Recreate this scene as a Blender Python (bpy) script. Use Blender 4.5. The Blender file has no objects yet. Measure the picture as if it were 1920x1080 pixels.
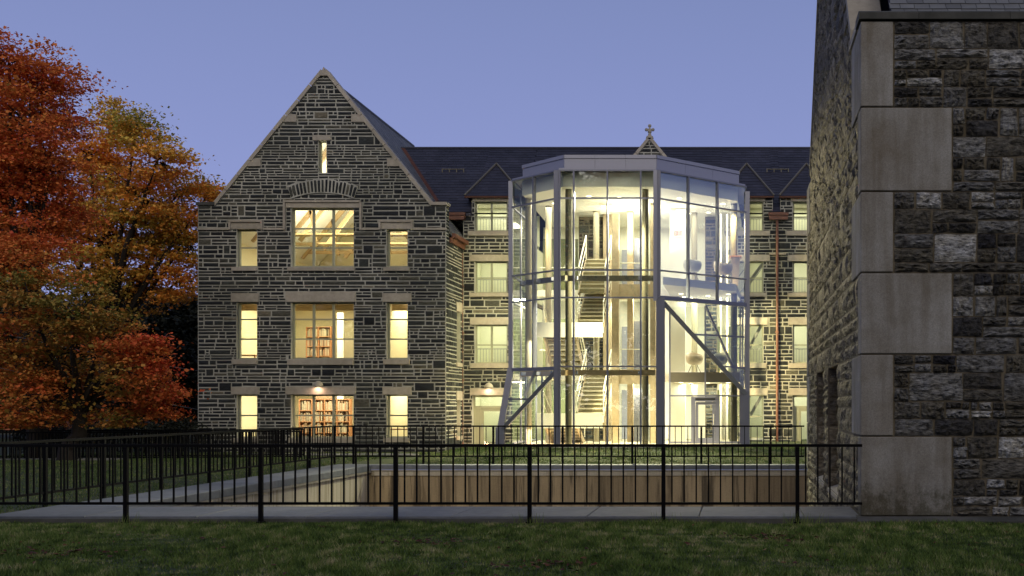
import bpy, math, random
import numpy as np
from mathutils import Vector, Matrix
R = math.radians
rnd = random.Random(7)
nrg = np.random.default_rng(7)
scene = bpy.context.scene
COL = scene.collection

# ------------------------------------------------------------------ camera, sky, exposure
F = 2052.0; PX, PY, EYE = 1385.0, 760.0, 1.68      # a shift lens: the picture plane is parallel to the facades
cam_d = bpy.data.cameras.new("camera"); cam = bpy.data.objects.new("camera", cam_d); COL.objects.link(cam)
cam.location = (0, 0, EYE); cam.rotation_euler = (R(90), 0, 0)
cam_d.sensor_width = 36; cam_d.lens = F/1920*36
cam_d.shift_x = (960-PX)/1920; cam_d.shift_y = (PY-540)/1920
cam_d.clip_end = 2000; cam_d.clip_start = 0.1
scene.camera = cam

world = bpy.data.worlds.new("World"); scene.world = world; world.use_nodes = True
wt = world.node_tree; wt.nodes.clear()
sky = wt.nodes.new('ShaderNodeTexSky'); sky.sky_type = 'NISHITA'; sky.sun_disc = False
sky.sun_elevation = R(-1.5); sky.sun_rotation = R(200); sky.altitude = 100
sky.air_density = 1.0; sky.dust_density = 0.6; sky.ozone_density = 3.0
# evening air: the low sun's afterglow stands behind the camera, the sky ahead is violet blue
tcw = wt.nodes.new('ShaderNodeTexCoord'); sep = wt.nodes.new('ShaderNodeSeparateXYZ')
wt.links.new(tcw.outputs['Generated'], sep.inputs[0])
rmp = wt.nodes.new('ShaderNodeValToRGB')
rmp.color_ramp.elements[0].position = 0.0; rmp.color_ramp.elements[0].color = (0.335, 0.39, 0.76, 1)
rmp.color_ramp.elements[1].position = 0.75; rmp.color_ramp.elements[1].color = (0.13, 0.17, 0.32, 1)
e_ = rmp.color_ramp.elements.new(0.37); e_.color = (0.20, 0.25, 0.48, 1)
wt.links.new(sep.outputs['Z'], rmp.inputs[0])
bg1 = wt.nodes.new('ShaderNodeBackground'); bg1.inputs[1].default_value = 0.97
wt.links.new(rmp.outputs[0], bg1.inputs[0])
bg2 = wt.nodes.new('ShaderNodeBackground'); bg2.inputs[1].default_value = 0.12
wt.links.new(sky.outputs[0], bg2.inputs[0])
addw = wt.nodes.new('ShaderNodeAddShader'); outw = wt.nodes.new('ShaderNodeOutputWorld')
wt.links.new(bg1.outputs[0], addw.inputs[0]); wt.links.new(bg2.outputs[0], addw.inputs[1])
wt.links.new(addw.outputs[0], outw.inputs[0])

sun_d = bpy.data.lights.new("sun", 'SUN'); sun = bpy.data.objects.new("sun", sun_d); COL.objects.link(sun)
sun_d.energy = 1.75; sun_d.angle = R(70); sun_d.color = (1.0, 0.86, 0.60)     # broad afterglow of the set sun
_d = Vector((-0.15, 0.88, -0.40)); sun.rotation_euler = _d.to_track_quat('-Z', 'Y').to_euler()

scene.view_settings.view_transform = 'Standard'; scene.view_settings.look = 'None'
scene.view_settings.exposure = 0.0; scene.view_settings.gamma = 1.0
scene.view_settings.use_curve_mapping = False
cy = scene.cycles
cy.use_denoising = True
try: cy.denoiser = 'OPENIMAGEDENOISE'
except Exception: pass
cy.max_bounces = 8; cy.diffuse_bounces = 4; cy.glossy_bounces = 4; cy.transparent_max_bounces = 24
cy.transmission_bounces = 4; cy.sample_clamp_indirect = 6; cy.caustics_reflective = False; cy.caustics_refractive = False
cy.use_light_tree = True

def at(px, py, Y):
    return Vector(((px-PX)/F*Y, Y, EYE-(py-PY)/F*Y))
def xa(px, Y): return (px-PX)/F*Y
def za(py, Y): return EYE-(py-PY)/F*Y

# ------------------------------------------------------------------ object helpers
ORG = {}
def tag(o, label=None, cat=None, group=None, kind=None):
    if label: o['label'] = label
    if cat: o['category'] = cat
    if group: o['group'] = group
    if kind: o['kind'] = kind
    return o
def empty(name, loc, rz=0.0):
    o = bpy.data.objects.new(name, None); COL.objects.link(o); o.location = loc; o.rotation_euler = (0, 0, rz)
    o.empty_display_size = 0.2
    ORG[o.name] = Vector(loc); return o
def link(name, me, parent=None, wloc=(0, 0, 0)):
    o = bpy.data.objects.new(name, me); COL.objects.link(o)
    wloc = Vector(wloc)
    if parent is not None:
        o.parent = parent; o.location = wloc-ORG[parent.name]
    else: o.location = wloc
    ORG[o.name] = wloc; return o
class MB:
    def __init__(s): s.v = []; s.f = []; s.t = []; s.m = []; s.smooth = False
    def add(s, vs, fs, tint=0.5, mi=0):
        b = len(s.v); s.v.extend([tuple(v) for v in vs])
        for f in fs:
            s.f.append(tuple(b+i for i in f)); s.t.append(tint); s.m.append(mi)
        return s
    def box(s, a, b, tint=0.5, mi=0):
        x0, x1 = sorted((a[0], b[0])); y0, y1 = sorted((a[1], b[1])); z0, z1 = sorted((a[2], b[2]))
        vs = [(x0,y0,z0),(x1,y0,z0),(x1,y1,z0),(x0,y1,z0),(x0,y0,z1),(x1,y0,z1),(x1,y1,z1),(x0,y1,z1)]
        return s.add(vs, [(0,3,2,1),(4,5,6,7),(0,1,5,4),(1,2,6,5),(2,3,7,6),(3,0,4,7)], tint, mi)
    def beam(s, p, q, w, h, up=(0, 0, 1), tint=0.5, mi=0):
        p = Vector(p); q = Vector(q); d = (q-p).normalized(); up = Vector(up)
        if abs(d.dot(up)) > 0.98: up = Vector((0, 1, 0))
        sd = d.cross(up).normalized(); u = sd.cross(d).normalized()
        vs = []
        for c in (p, q):
            for a, b in ((-1,-1),(1,-1),(1,1),(-1,1)): vs.append(c+sd*a*w/2+u*b*h/2)
        return s.add(vs, [(0,1,2,3),(7,6,5,4),(0,4,5,1),(1,5,6,2),(2,6,7,3),(3,7,4,0)], tint, mi)
    def tube(s, pts, r, n=8, tint=0.5, mi=0, caps=True):
        pts = [Vector(p) for p in pts]
        if not isinstance(r, (list, tuple)): r = [r]*len(pts)
        vs = []; fs = []
        for i, p in enumerate(pts):
            d = (pts[min(i+1, len(pts)-1)]-pts[max(i-1, 0)]).normalized()
            a = Vector((0, 0, 1)) if abs(d.z) < 0.9 else Vector((1, 0, 0))
            x = d.cross(a).normalized(); y = d.cross(x).normalized()
            for k in range(n):
                t = 2*math.pi*k/n; vs.append(p+x*math.cos(t)*r[i]+y*math.sin(t)*r[i])
        for i in range(len(pts)-1):
            for k in range(n):
                fs.append((i*n+k, i*n+(k+1) % n, (i+1)*n+(k+1) % n, (i+1)*n+k))
        if caps: fs.append(tuple(range(n))[::-1]); fs.append(tuple((len(pts)-1)*n+k for k in range(n)))
        return s.add(vs, fs, tint, mi)
    def prism(s, poly, ext, tint=0.5, mi=0):
        """poly: list of 3D points, ext: extrusion vector"""
        n = len(poly); e = Vector(ext); vs = [Vector(p) for p in poly]+[Vector(p)+e for p in poly]
        nn = Vector((0, 0, 0))
        for i in range(n):
            a = vs[i]; b = vs[(i+1) % n]; nn += a.cross(b)
        fs = [tuple(range(n)), tuple(range(2*n-1, n-1, -1))]+[(i, i+n, (i+1) % n+n, (i+1) % n) for i in range(n)]
        if nn.dot(e) > 0: fs = [tuple(reversed(f)) for f in fs]
        return s.add(vs, fs, tint, mi)
    def lathe(s, prof, c, n=20, a0=0.0, a1=2*math.pi, tint=0.5, mi=0):
        c = Vector(c); full = abs(a1-a0-2*math.pi) < 1e-4; m = n if full else n+1; vs = []; fs = []
        for r_, z_ in prof:
            for k in range(m):
                t = a0+(a1-a0)*k/n; vs.append(c+Vector((r_*math.cos(t), r_*math.sin(t), z_)))
        for i in range(len(prof)-1):
            for k in range(n):
                k2 = (k+1) % m; fs.append((i*m+k, i*m+k2, (i+1)*m+k2, (i+1)*m+k))
        return s.add(vs, fs, tint, mi)
    def mesh(s, name, mats, origin=None):
        me = bpy.data.meshes.new(name)
        v = np.array([tuple(p) for p in s.v], dtype=float)
        if origin is None: origin = (v.min(0)+v.max(0))/2
        v = v-np.array(origin)
        me.from_pydata(v.tolist(), [], s.f)
        at_ = me.attributes.new('tint', 'FLOAT', 'FACE'); at_.data.foreach_set('value', s.t)
        if not isinstance(mats, (list, tuple)): mats = [mats]
        for m in mats: me.materials.append(m)
        if len(mats) > 1: me.polygons.foreach_set('material_index', s.m)
        if s.smooth: me.polygons.foreach_set('use_smooth', [True]*len(me.polygons))
        me.update(); return me, Vector(origin)
    def build(s, name, mats, parent=None, origin=None):
        me, o = s.mesh(name, mats, origin); return link(name, me, parent, o)
def B(): return MB()

# ------------------------------------------------------------------ materials
def newmat(name):
    m = bpy.data.materials.new(name); m.use_nodes = True; nt = m.node_tree
    return m, nt, nt.nodes['Principled BSDF'], nt.nodes, nt.links
def plain(name, col, rough=0.6, metal=0.0, spec=0.5, emit=None, es=0.0):
    m, nt, p, N, L = newmat(name)
    p.inputs['Base Color'].default_value = (*col, 1); p.inputs['Roughness'].default_value = rough
    p.inputs['Metallic'].default_value = metal; p.inputs['Specular IOR Level'].default_value = spec
    if emit: p.inputs['Emission Color'].default_value = (*emit, 1); p.inputs['Emission Strength'].default_value = es
    return m
def posmap(N, L, scale):
    g = N.new('ShaderNodeNewGeometry'); mp = N.new('ShaderNodeMapping'); mp.inputs['Scale'].default_value = scale
    L.new(g.outputs['Position'], mp.inputs['Vector']); return mp.outputs[0]
def noise(N, L, vec, scale, detail=4, rough=0.6):
    n = N.new('ShaderNodeTexNoise'); n.inputs['Scale'].default_value = scale; n.inputs['Detail'].default_value = detail
    n.inputs['Roughness'].default_value = rough; L.new(vec, n.inputs['Vector']); return n.outputs['Fac']
def ramp(N, L, fac, stops, interp='LINEAR'):
    r = N.new('ShaderNodeValToRGB'); cr = r.color_ramp; cr.interpolation = interp
    cr.elements[0].position = stops[0][0]; cr.elements[0].color = (*stops[0][1], 1)
    cr.elements[1].position = stops[-1][0]; cr.elements[1].color = (*stops[-1][1], 1)
    for p_, c_ in stops[1:-1]:
        e = cr.elements.new(p_); e.color = (*c_, 1)
    L.new(fac, r.inputs[0]); return r.outputs[0]
def mix(N, L, fac, a, b, mode='MIX'):
    m = N.new('ShaderNodeMix'); m.data_type = 'RGBA'; m.blend_type = mode; m.clamp_result = False
    for s_, v in ((0, fac), (6, a), (7, b)):
        if isinstance(v, (int, float)): m.inputs[s_].default_value = v
        elif isinstance(v, tuple): m.inputs[s_].default_value = (*v, 1)
        else: L.new(v, m.inputs[s_])
    return m.outputs[2]
def bump(N, L, p, h, strength, dist):
    b = N.new('ShaderNodeBump'); b.inputs['Strength'].default_value = strength; b.inputs['Distance'].default_value = dist
    L.new(h, b.inputs['Height']); L.new(b.outputs[0], p.inputs['Normal'])
def tintout(N, name='tint'):
    a = N.new('ShaderNodeAttribute'); a.attribute_name = name; return a.outputs['Fac']
def g3(v): return (v, v, v)

def mat_stone(name, stops, gscale, grain=(1, 1, 5), bs=0.7, bd=0.03, rough=0.75, dark=0.45):
    m, nt, p, N, L = newmat(name)
    base = ramp(N, L, tintout(N), stops)
    v = posmap(N, L, grain); n1 = noise(N, L, v, gscale, 6, 0.7)
    v2 = posmap(N, L, (1, 1, 1)); n2 = noise(N, L, v2, gscale*0.35, 3)
    mod = ramp(N, L, n1, [(0.3, g3(dark)), (0.5, g3(0.95)), (0.72, g3(1.9))])
    if dark < .2: mod = ramp(N, L, n1, [(0.38, g3(dark)), (0.44, g3(0.62)), (0.52, g3(1.0)), (0.6, g3(1.35)), (0.68, g3(2.2))])  # rock-face relief shading put into the colour: dark hollows, pale crests
    c = mix(N, L, 1.0, base, mod, 'MULTIPLY')
    mod2 = ramp(N, L, n2, [(0.3, (0.8, 0.74, 0.62)), (0.65, (1.1, 1.12, 1.15))])
    c = mix(N, L, 0.8, c, mod2, 'MULTIPLY')
    L.new(c, p.inputs['Base Color']); p.inputs['Roughness'].default_value = rough
    p.inputs['Specular IOR Level'].default_value = 0.35
    bump(N, L, p, n1, bs, bd); return m
M = {}
M['far_stone'] = mat_stone('schist_dark', [(0, (0.007, 0.009, 0.013)), (0.35, (0.015, 0.019, 0.023)), (0.6, (0.032, 0.037, 0.036)), (0.85, (0.075, 0.075, 0.06)), (1, (0.14, 0.13, 0.10))], 7, (1, 1, 4), 0.6, 0.03)
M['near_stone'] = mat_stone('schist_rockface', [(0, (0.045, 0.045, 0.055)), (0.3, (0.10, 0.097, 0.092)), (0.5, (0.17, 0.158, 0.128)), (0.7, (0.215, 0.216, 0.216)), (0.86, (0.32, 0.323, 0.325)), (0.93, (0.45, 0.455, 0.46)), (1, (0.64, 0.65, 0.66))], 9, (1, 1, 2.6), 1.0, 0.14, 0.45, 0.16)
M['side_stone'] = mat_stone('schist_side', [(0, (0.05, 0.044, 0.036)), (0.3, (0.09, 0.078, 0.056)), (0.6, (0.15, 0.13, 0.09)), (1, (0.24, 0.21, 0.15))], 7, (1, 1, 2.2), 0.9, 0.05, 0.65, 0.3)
def mat_rough(name, a, b, scale, mapsc=(1, 1, 1), bs=0.3, bd=0.02, rough=0.8, spec=0.3):
    m, nt, p, N, L = newmat(name)
    v = posmap(N, L, mapsc); n1 = noise(N, L, v, scale, 6, 0.65); n0 = noise(N, L, v, scale*0.15, 3)
    c = mix(N, L, ramp(N, L, n0, [(0.35, g3(0)), (0.65, g3(1))]), a, b)
    c = mix(N, L, 0.6, c, ramp(N, L, n1, [(0.3, g3(0.75)), (0.7, g3(1.25))]), 'MULTIPLY')
    tv = ramp(N, L, tintout(N), [(0, g3(0.75)), (0.5, g3(1)), (1, g3(1.3))])
    c = mix(N, L, 1.0, c, tv, 'MULTIPLY')
    L.new(c, p.inputs['Base Color']); p.inputs['Roughness'].default_value = rough; p.inputs['Specular IOR Level'].default_value = spec
    bump(N, L, p, n1, bs, bd); return m
M['mortar'] = mat_rough('pale_mortar', (0.24, 0.245, 0.215), (0.43, 0.43, 0.39), 3)
M['near_mortar'] = mat_rough('brown_mortar', (0.10, 0.085, 0.06), (0.15, 0.13, 0.10), 14)
M['trim'] = mat_rough('limestone_trim', (0.30, 0.275, 0.225), (0.37, 0.34, 0.29), 6, bs=0.15)
M['slate'] = mat_rough('slate_roofing', (0.020, 0.021, 0.036), (0.030, 0.031, 0.05), 3, (1, 1, 3), 0.2, 0.02, 0.55, 0.4)
M['slate_grey'] = mat_rough('slate_weathered', (0.09, 0.095, 0.10), (0.13, 0.135, 0.14), 3, (1, 1, 3), 0.2, 0.02, 0.6, 0.4)
M['copper'] = mat_rough('aged_copper', (0.115, 0.046, 0.03), (0.17, 0.07, 0.043), 5, bs=0.05, rough=0.5, spec=0.5)
M['bluestone'] = mat_rough('bluestone', (0.135, 0.15, 0.17), (0.18, 0.19, 0.205), 7, bs=0.2, bd=0.01, rough=0.7)
M['kerb'] = mat_rough('dark_kerb', (0.05, 0.052, 0.048), (0.09, 0.09, 0.085), 9)
M['ground'] = mat_rough('lawn_soil', (0.026, 0.038, 0.013), (0.04, 0.05, 0.02), 9, bs=0.8, bd=0.04)
M['paving'] = mat_rough('concrete_path', (0.2, 0.2, 0.19), (0.27, 0.27, 0.25), 5)
M['copper_dark'] = mat_rough('dark_copper', (0.06, 0.022, 0.014), (0.09, 0.035, 0.02), 5, bs=0.05, rough=0.6, spec=0.3)
M['frame'] = plain('painted_aluminium', (0.18, 0.19, 0.25), 0.42, 0.25)
M['frame_lt'] = plain('fascia_aluminium', (0.29, 0.30, 0.37), 0.4, 0.3)
M['fence'] = plain('black_iron', (0.004, 0.004, 0.005), 0.55, 0.0, 0.08)
M['sash'] = plain('sage_window_paint', (0.30, 0.31, 0.22), 0.5)
M['plaster'] = plain('cream_plaster', (0.72, 0.66, 0.47), 0.9)
M['green_plaster'] = plain('pale_green_plaster', (0.70, 0.71, 0.56), 0.9)
M['white'] = plain('white_paint', (0.8, 0.78, 0.7), 0.7)
M['ceil'] = plain('ceiling_white', (0.82, 0.80, 0.72), 0.9)
M['carpet'] = plain('carpet', (0.2, 0.17, 0.12), 0.95)
M['floor'] = plain('pale_floor', (0.42, 0.38, 0.28), 0.5)
M['wood'] = plain('orange_wood', (0.42, 0.20, 0.09), 0.5)
M['darkwood'] = plain('truss_wood', (0.50, 0.36, 0.20), 0.6)
M['steel'] = plain('dark_steel_beam', (0.11, 0.10, 0.075), 0.5)
M['colshade'] = plain('column_shade', (0.10, 0.09, 0.06), 0.45)  # silhouette shade of backlit columns put into this dark colour
M['colmid'] = plain('column_paint_pale', (0.30, 0.27, 0.19), 0.45)
M['backdark'] = plain('green_glass_screen', (0.16, 0.18, 0.09), 0.35)
M['nosing'] = plain('stair_nosing', (0.55, 0.50, 0.36), 0.5)
M['riser'] = plain('stair_riser', (0.20, 0.175, 0.10), 0.5)
M['rail_white'] = plain('white_rail', (0.75, 0.72, 0.6), 0.4)
M['concrete'] = mat_rough('cast_concrete', (0.36, 0.29, 0.19), (0.44, 0.36, 0.25), 5, bs=0.05)
M['bark'] = mat_rough('maple_bark', (0.018, 0.014, 0.011), (0.03, 0.024, 0.018), 6, (3, 3, 0.6), 0.8, 0.05)
M['chair'] = plain('chair_shell', (0.62, 0.5, 0.36), 0.4)
M['chair_dark'] = plain('chair_brown', (0.30, 0.2, 0.12), 0.5)
M['black'] = plain('black_plastic', (0.012, 0.012, 0.012), 0.5)
M['red'] = plain('exit_red', (0.7, 0.05, 0.03), 0.5, emit=(1, 0.08, 0.05), es=0.8)
M['exitface'] = plain('exit_face', (0.8, 0.7, 0.65), 0.5, emit=(1, 0.8, 0.75), es=0.5)
M['lampglow'] = plain('lamp_disc', (0.9, 0.85, 0.7), 0.5, emit=(1, 0.88, 0.62), es=6)
M['streetglow'] = plain('street_bulb', (0.9, 0.9, 0.7), 0.5, emit=(1, 0.9, 0.55), es=25)
M['brick'] = mat_rough('red_brick', (0.32, 0.10, 0.05), (0.42, 0.16, 0.08), 8)
M['gravel'] = mat_rough('gravel', (0.16, 0.15, 0.13), (0.3, 0.28, 0.25), 20, bs=0.8)
M['cable'] = plain('grey_cable', (0.16, 0.16, 0.17), 0.5)

def mat_glass(name, ior, tint=(0.95, 0.97, 0.93), rough=0.0):
    m, nt, p, N, L = newmat(name); N.remove(p)
    tr = N.new('ShaderNodeBsdfTransparent'); tr.inputs[0].default_value = (*tint, 1)
    gl = N.new('ShaderNodeBsdfGlossy'); gl.inputs['Roughness'].default_value = rough; gl.inputs[0].default_value = (0.95, 0.97, 1, 1)
    # Schlick reflectance, the same on both faces of the pane
    lw = N.new('ShaderNodeLayerWeight'); lw.inputs[0].default_value = 0.5
    pw = N.new('ShaderNodeMath'); pw.operation = 'POWER'; L.new(lw.outputs['Facing'], pw.inputs[0]); pw.inputs[1].default_value = 5
    f0 = ((ior-1)/(ior+1))**2; ma = N.new('ShaderNodeMath'); ma.operation = 'MULTIPLY_ADD'; L.new(pw.outputs[0], ma.inputs[0]); ma.inputs[1].default_value = 1-f0; ma.inputs[2].default_value = f0; fr = ma
    mx = N.new('ShaderNodeMixShader'); L.new(fr.outputs[0], mx.inputs[0]); L.new(tr.outputs[0], mx.inputs[1]); L.new(gl.outputs[0], mx.inputs[2])
    L.new(mx.outputs[0], nt.nodes['Material Output'].inputs[0]); return m
M['glass'] = mat_glass('window_glass', 1.35)
M['eglass'] = mat_glass('mirror_coated_glass', 2.3, (0.92, 0.95, 0.93))
M['cglass'] = mat_glass('coated_glass', 1.6, (0.94, 0.97, 0.93))

def mat_quoin():
    m, nt, p, N, L = newmat('quoin_limestone')
    v = posmap(N, L, (1, 1, 1)); fine = noise(N, L, v, 60, 3, 0.7); big = noise(N, L, v, 1.3, 4)
    v2 = posmap(N, L, (3.5, 3.5, 0.35)); st = noise(N, L, v2, 1.6, 5)
    c = ramp(N, L, big, [(0.3, (0.19, 0.172, 0.145)), (0.5, (0.25, 0.242, 0.225)), (0.7, (0.31, 0.308, 0.30))])
    c = mix(N, L, 0.8, c, ramp(N, L, st, [(0.35, (0.72, 0.68, 0.62)), (0.55, g3(1.0)), (0.7, g3(1.12))]), 'MULTIPLY')
    c = mix(N, L, 0.8, c, ramp(N, L, fine, [(0.3, g3(0.72)), (0.7, g3(1.28))]), 'MULTIPLY')
    # grime with a ragged edge growing up from the bottom of the lowest block
    g = N.new('ShaderNodeNewGeometry'); s = N.new('ShaderNodeSeparateXYZ'); L.new(g.outputs['Position'], s.inputs[0])
    gn = noise(N, L, posmap(N, L, (1, 1, 0.7)), 7, 6, 0.75)
    ad = N.new('ShaderNodeMath'); ad.operation = 'MULTIPLY_ADD'; L.new(gn, ad.inputs[0]); ad.inputs[1].default_value = -2.0; L.new(s.outputs['Z'], ad.inputs[2])
    gm = ramp(N, L, ad.outputs[0], [(0.0, g3(0.35)), (0.08, g3(1))])
    mr = N.new('ShaderNodeMapRange'); mr.inputs[1].default_value = -0.95; mr.inputs[2].default_value = -0.25; L.new(ad.outputs[0], mr.inputs[0])
    c = mix(N, L, 1.0, c, ramp(N, L, mr.outputs[0], [(0, (0.42, 0.42, 0.36)), (0.5, g3(0.85)), (1, g3(1))]), 'MULTIPLY')
    L.new(c, p.inputs['Base Color']); p.inputs['Roughness'].default_value = 0.85; p.inputs['Specular IOR Level'].default_value = 0.2
    bump(N, L, p, fine, 0.25, 0.01); return m
M['quoin'] = mat_quoin()

def mat_streak(name, a, b, dk):
    m, nt, p, N, L = newmat(name)
    v = posmap(N, L, (3.2, 3.2, 0.16)); st = noise(N, L, v, 1.5, 5, 0.65)
    v1 = posmap(N, L, (1, 1, 0.3)); big = noise(N, L, v1, 0.45, 3)
    fine = noise(N, L, posmap(N, L, (1, 1, 1)), 25, 4)
    c = mix(N, L, ramp(N, L, st, [(0.43, g3(0)), (0.5, g3(.85)), (.58, g3(1))]), dk, a)
    c = mix(N, L, ramp(N, L, big, [(0.4, g3(0)), (0.62, g3(0.75))]), c, b)
    c = mix(N, L, 0.5, c, ramp(N, L, fine, [(0.3, g3(0.8)), (0.7, g3(1.2))]), 'MULTIPLY')
    c = mix(N, L, 1.0, c, ramp(N, L, tintout(N), [(0, g3(0.72)), (1, g3(1.25))]), 'MULTIPLY')
    L.new(c, p.inputs['Base Color']); p.inputs['Roughness'].default_value = 0.85
    bump(N, L, p, fine, 0.2, 0.01); return m
M['retain'] = mat_streak('stained_concrete', (0.50, 0.385, 0.23), (0.24, 0.18, 0.105), (0.10, 0.078, 0.05))
M['retain_lt'] = mat_streak('streaked_pale_concrete', (0.55, 0.50, 0.40), (0.46, 0.41, 0.32), (0.34, 0.29, 0.2))

def mat_tint(name, stops, rough=0.7, spec=0.2, trans=0.0):
    m, nt, p, N, L = newmat(name)
    c = ramp(N, L, tintout(N), stops); L.new(c, p.inputs['Base Color'])
    p.inputs['Roughness'].default_value = rough; p.inputs['Specular IOR Level'].default_value = spec
    if trans:
        t = N.new('ShaderNodeBsdfTranslucent'); L.new(c, t.inputs[0]); mx = N.new('ShaderNodeMixShader'); mx.inputs[0].default_value = trans
        L.new(p.outputs[0], mx.inputs[1]); L.new(t.outputs[0], mx.inputs[2]); L.new(mx.outputs[0], N['Material Output'].inputs[0])
    return m
M['grassblade'] = mat_tint('grass_blades', [(0, (0.035, 0.066, 0.012)), (0.5, (0.105, 0.17, 0.032)), (0.85, (0.18, 0.22, 0.065)), (1, (0.33, 0.31, 0.16))])
M['leaf_red'] = mat_tint('maple_leaf_red', [(0, (0.17, 0.18, 0.035)), (0.25, (0.44, 0.27, 0.055)), (0.5, (0.66, 0.24, 0.055)), (0.8, (0.62, 0.15, 0.045)), (1, (0.52, 0.085, 0.04))], trans=0.25)
M['leaf_orange'] = mat_tint('maple_leaf_orange', [(0, (0.28, 0.29, 0.06)), (0.25, (0.60, 0.44, 0.08)), (0.5, (0.84, 0.44, 0.08)), (0.8, (0.86, 0.31, 0.06)), (1, (0.72, 0.18, 0.05))], trans=0.25)
M['leaf_low'] = mat_tint('maple_leaf_mixed', [(0, (0.14, 0.15, 0.03)), (0.3, (0.36, 0.22, 0.045)), (0.55, (0.56, 0.20, 0.045)), (0.8, (0.62, 0.14, 0.04)), (1, (0.60, 0.08, 0.035))], trans=0.2)
M['leaf_dark'] = mat_tint('dark_needles', [(0, (0.010, 0.014, 0.008)), (1, (0.03, 0.032, 0.018))])
M['fallen'] = mat_tint('fallen_leaves', [(0, (0.035, 0.009, 0.007)), (0.6, (0.075, 0.02, 0.01)), (1, (0.12, 0.055, 0.02))])
M['book'] = mat_tint('book_spines', [(0, (0.10, 0.05, 0.03)), (0.25, (0.5, 0.42, 0.3)), (0.5, (0.34, 0.17, 0.09)), (0.75, (0.30, 0.27, 0.2)), (1, (0.52, 0.46, 0.34))])

# ------------------------------------------------------------------ stone walls
def clip_half(poly, a, b, c):
    """keep a*u+b*v<=c"""
    out = []; n = len(poly)
    for i in range(n):
        p = poly[i]; q = poly[(i+1) % n]; dp = a*p[0]+b*p[1]-c; dq = a*q[0]+b*q[1]-c
        if dp <= 0: out.append(p)
        if dp*dq < 0:
            t = dp/(dp-dq); out.append((p[0]+(q[0]-p[0])*t, p[1]+(q[1]-p[1])*t))
    return out
def area(poly):
    return 0.5*sum(poly[i][0]*poly[(i+1) % len(poly)][1]-poly[(i+1) % len(poly)][0]*poly[i][1] for i in range(len(poly)))
def subtract(r, h):
    u0, v0, u1, v1 = r; a0, b0, a1, b1 = h
    if a1 <= u0 or a0 >= u1 or b1 <= v0 or b0 >= v1: return [r]
    out = []
    if a0 > u0: out.append((u0, v0, a0, v1))
    if a1 < u1: out.append((a1, v0, u1, v1))
    m0, m1 = max(u0, a0), min(u1, a1)
    if b0 > v0: out.append((m0, v0, m1, b0))
    if b1 < v1: out.append((m0, b1, m1, v1))
    return out
def rubble(u0, u1, v0, v1, bands, wr, minh, rg, split=0.62):
    """random squared rubble: courses cut into stones, some stones split into flat ones"""
    out = []; v = v0
    while v < v1-1e-3:
        h = rg.choice(bands); h = min(h, v1-v)
        if v1-(v+h) < minh: h = v1-v
        u = u0-rg.random()*wr[0]
        while u < u1:
            w = rg.uniform(*wr)
            if rg.random() < 0.12: w *= 0.45
            a, b = max(u, u0), min(u+w, u1)
            if u1-b < 0.08: b = u1; w = 99
            if b-a > 0.03:
                k = int(h/minh)
                if k >= 2 and rg.random() < split:
                    parts = 2 if k < 4 or rg.random() < 0.6 else 3
                    cuts = sorted([v+h*(i+rg.uniform(-0.18, 0.18))/parts for i in range(1, parts)])
                    vs = [v]+cuts+[v+h]
                    for i in range(parts):
                        if b-a > wr[0]*1.3 and rg.random() < 0.35:
                            c = a+(b-a)*rg.uniform(0.35, 0.65)
                            out += [(a, vs[i], c, vs[i+1]), (c, vs[i], b, vs[i+1])]
                        else: out.append((a, vs[i], b, vs[i+1]))
                else: out.append((a, v, b, v+h))
            u += w
        v += h
    return out
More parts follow.
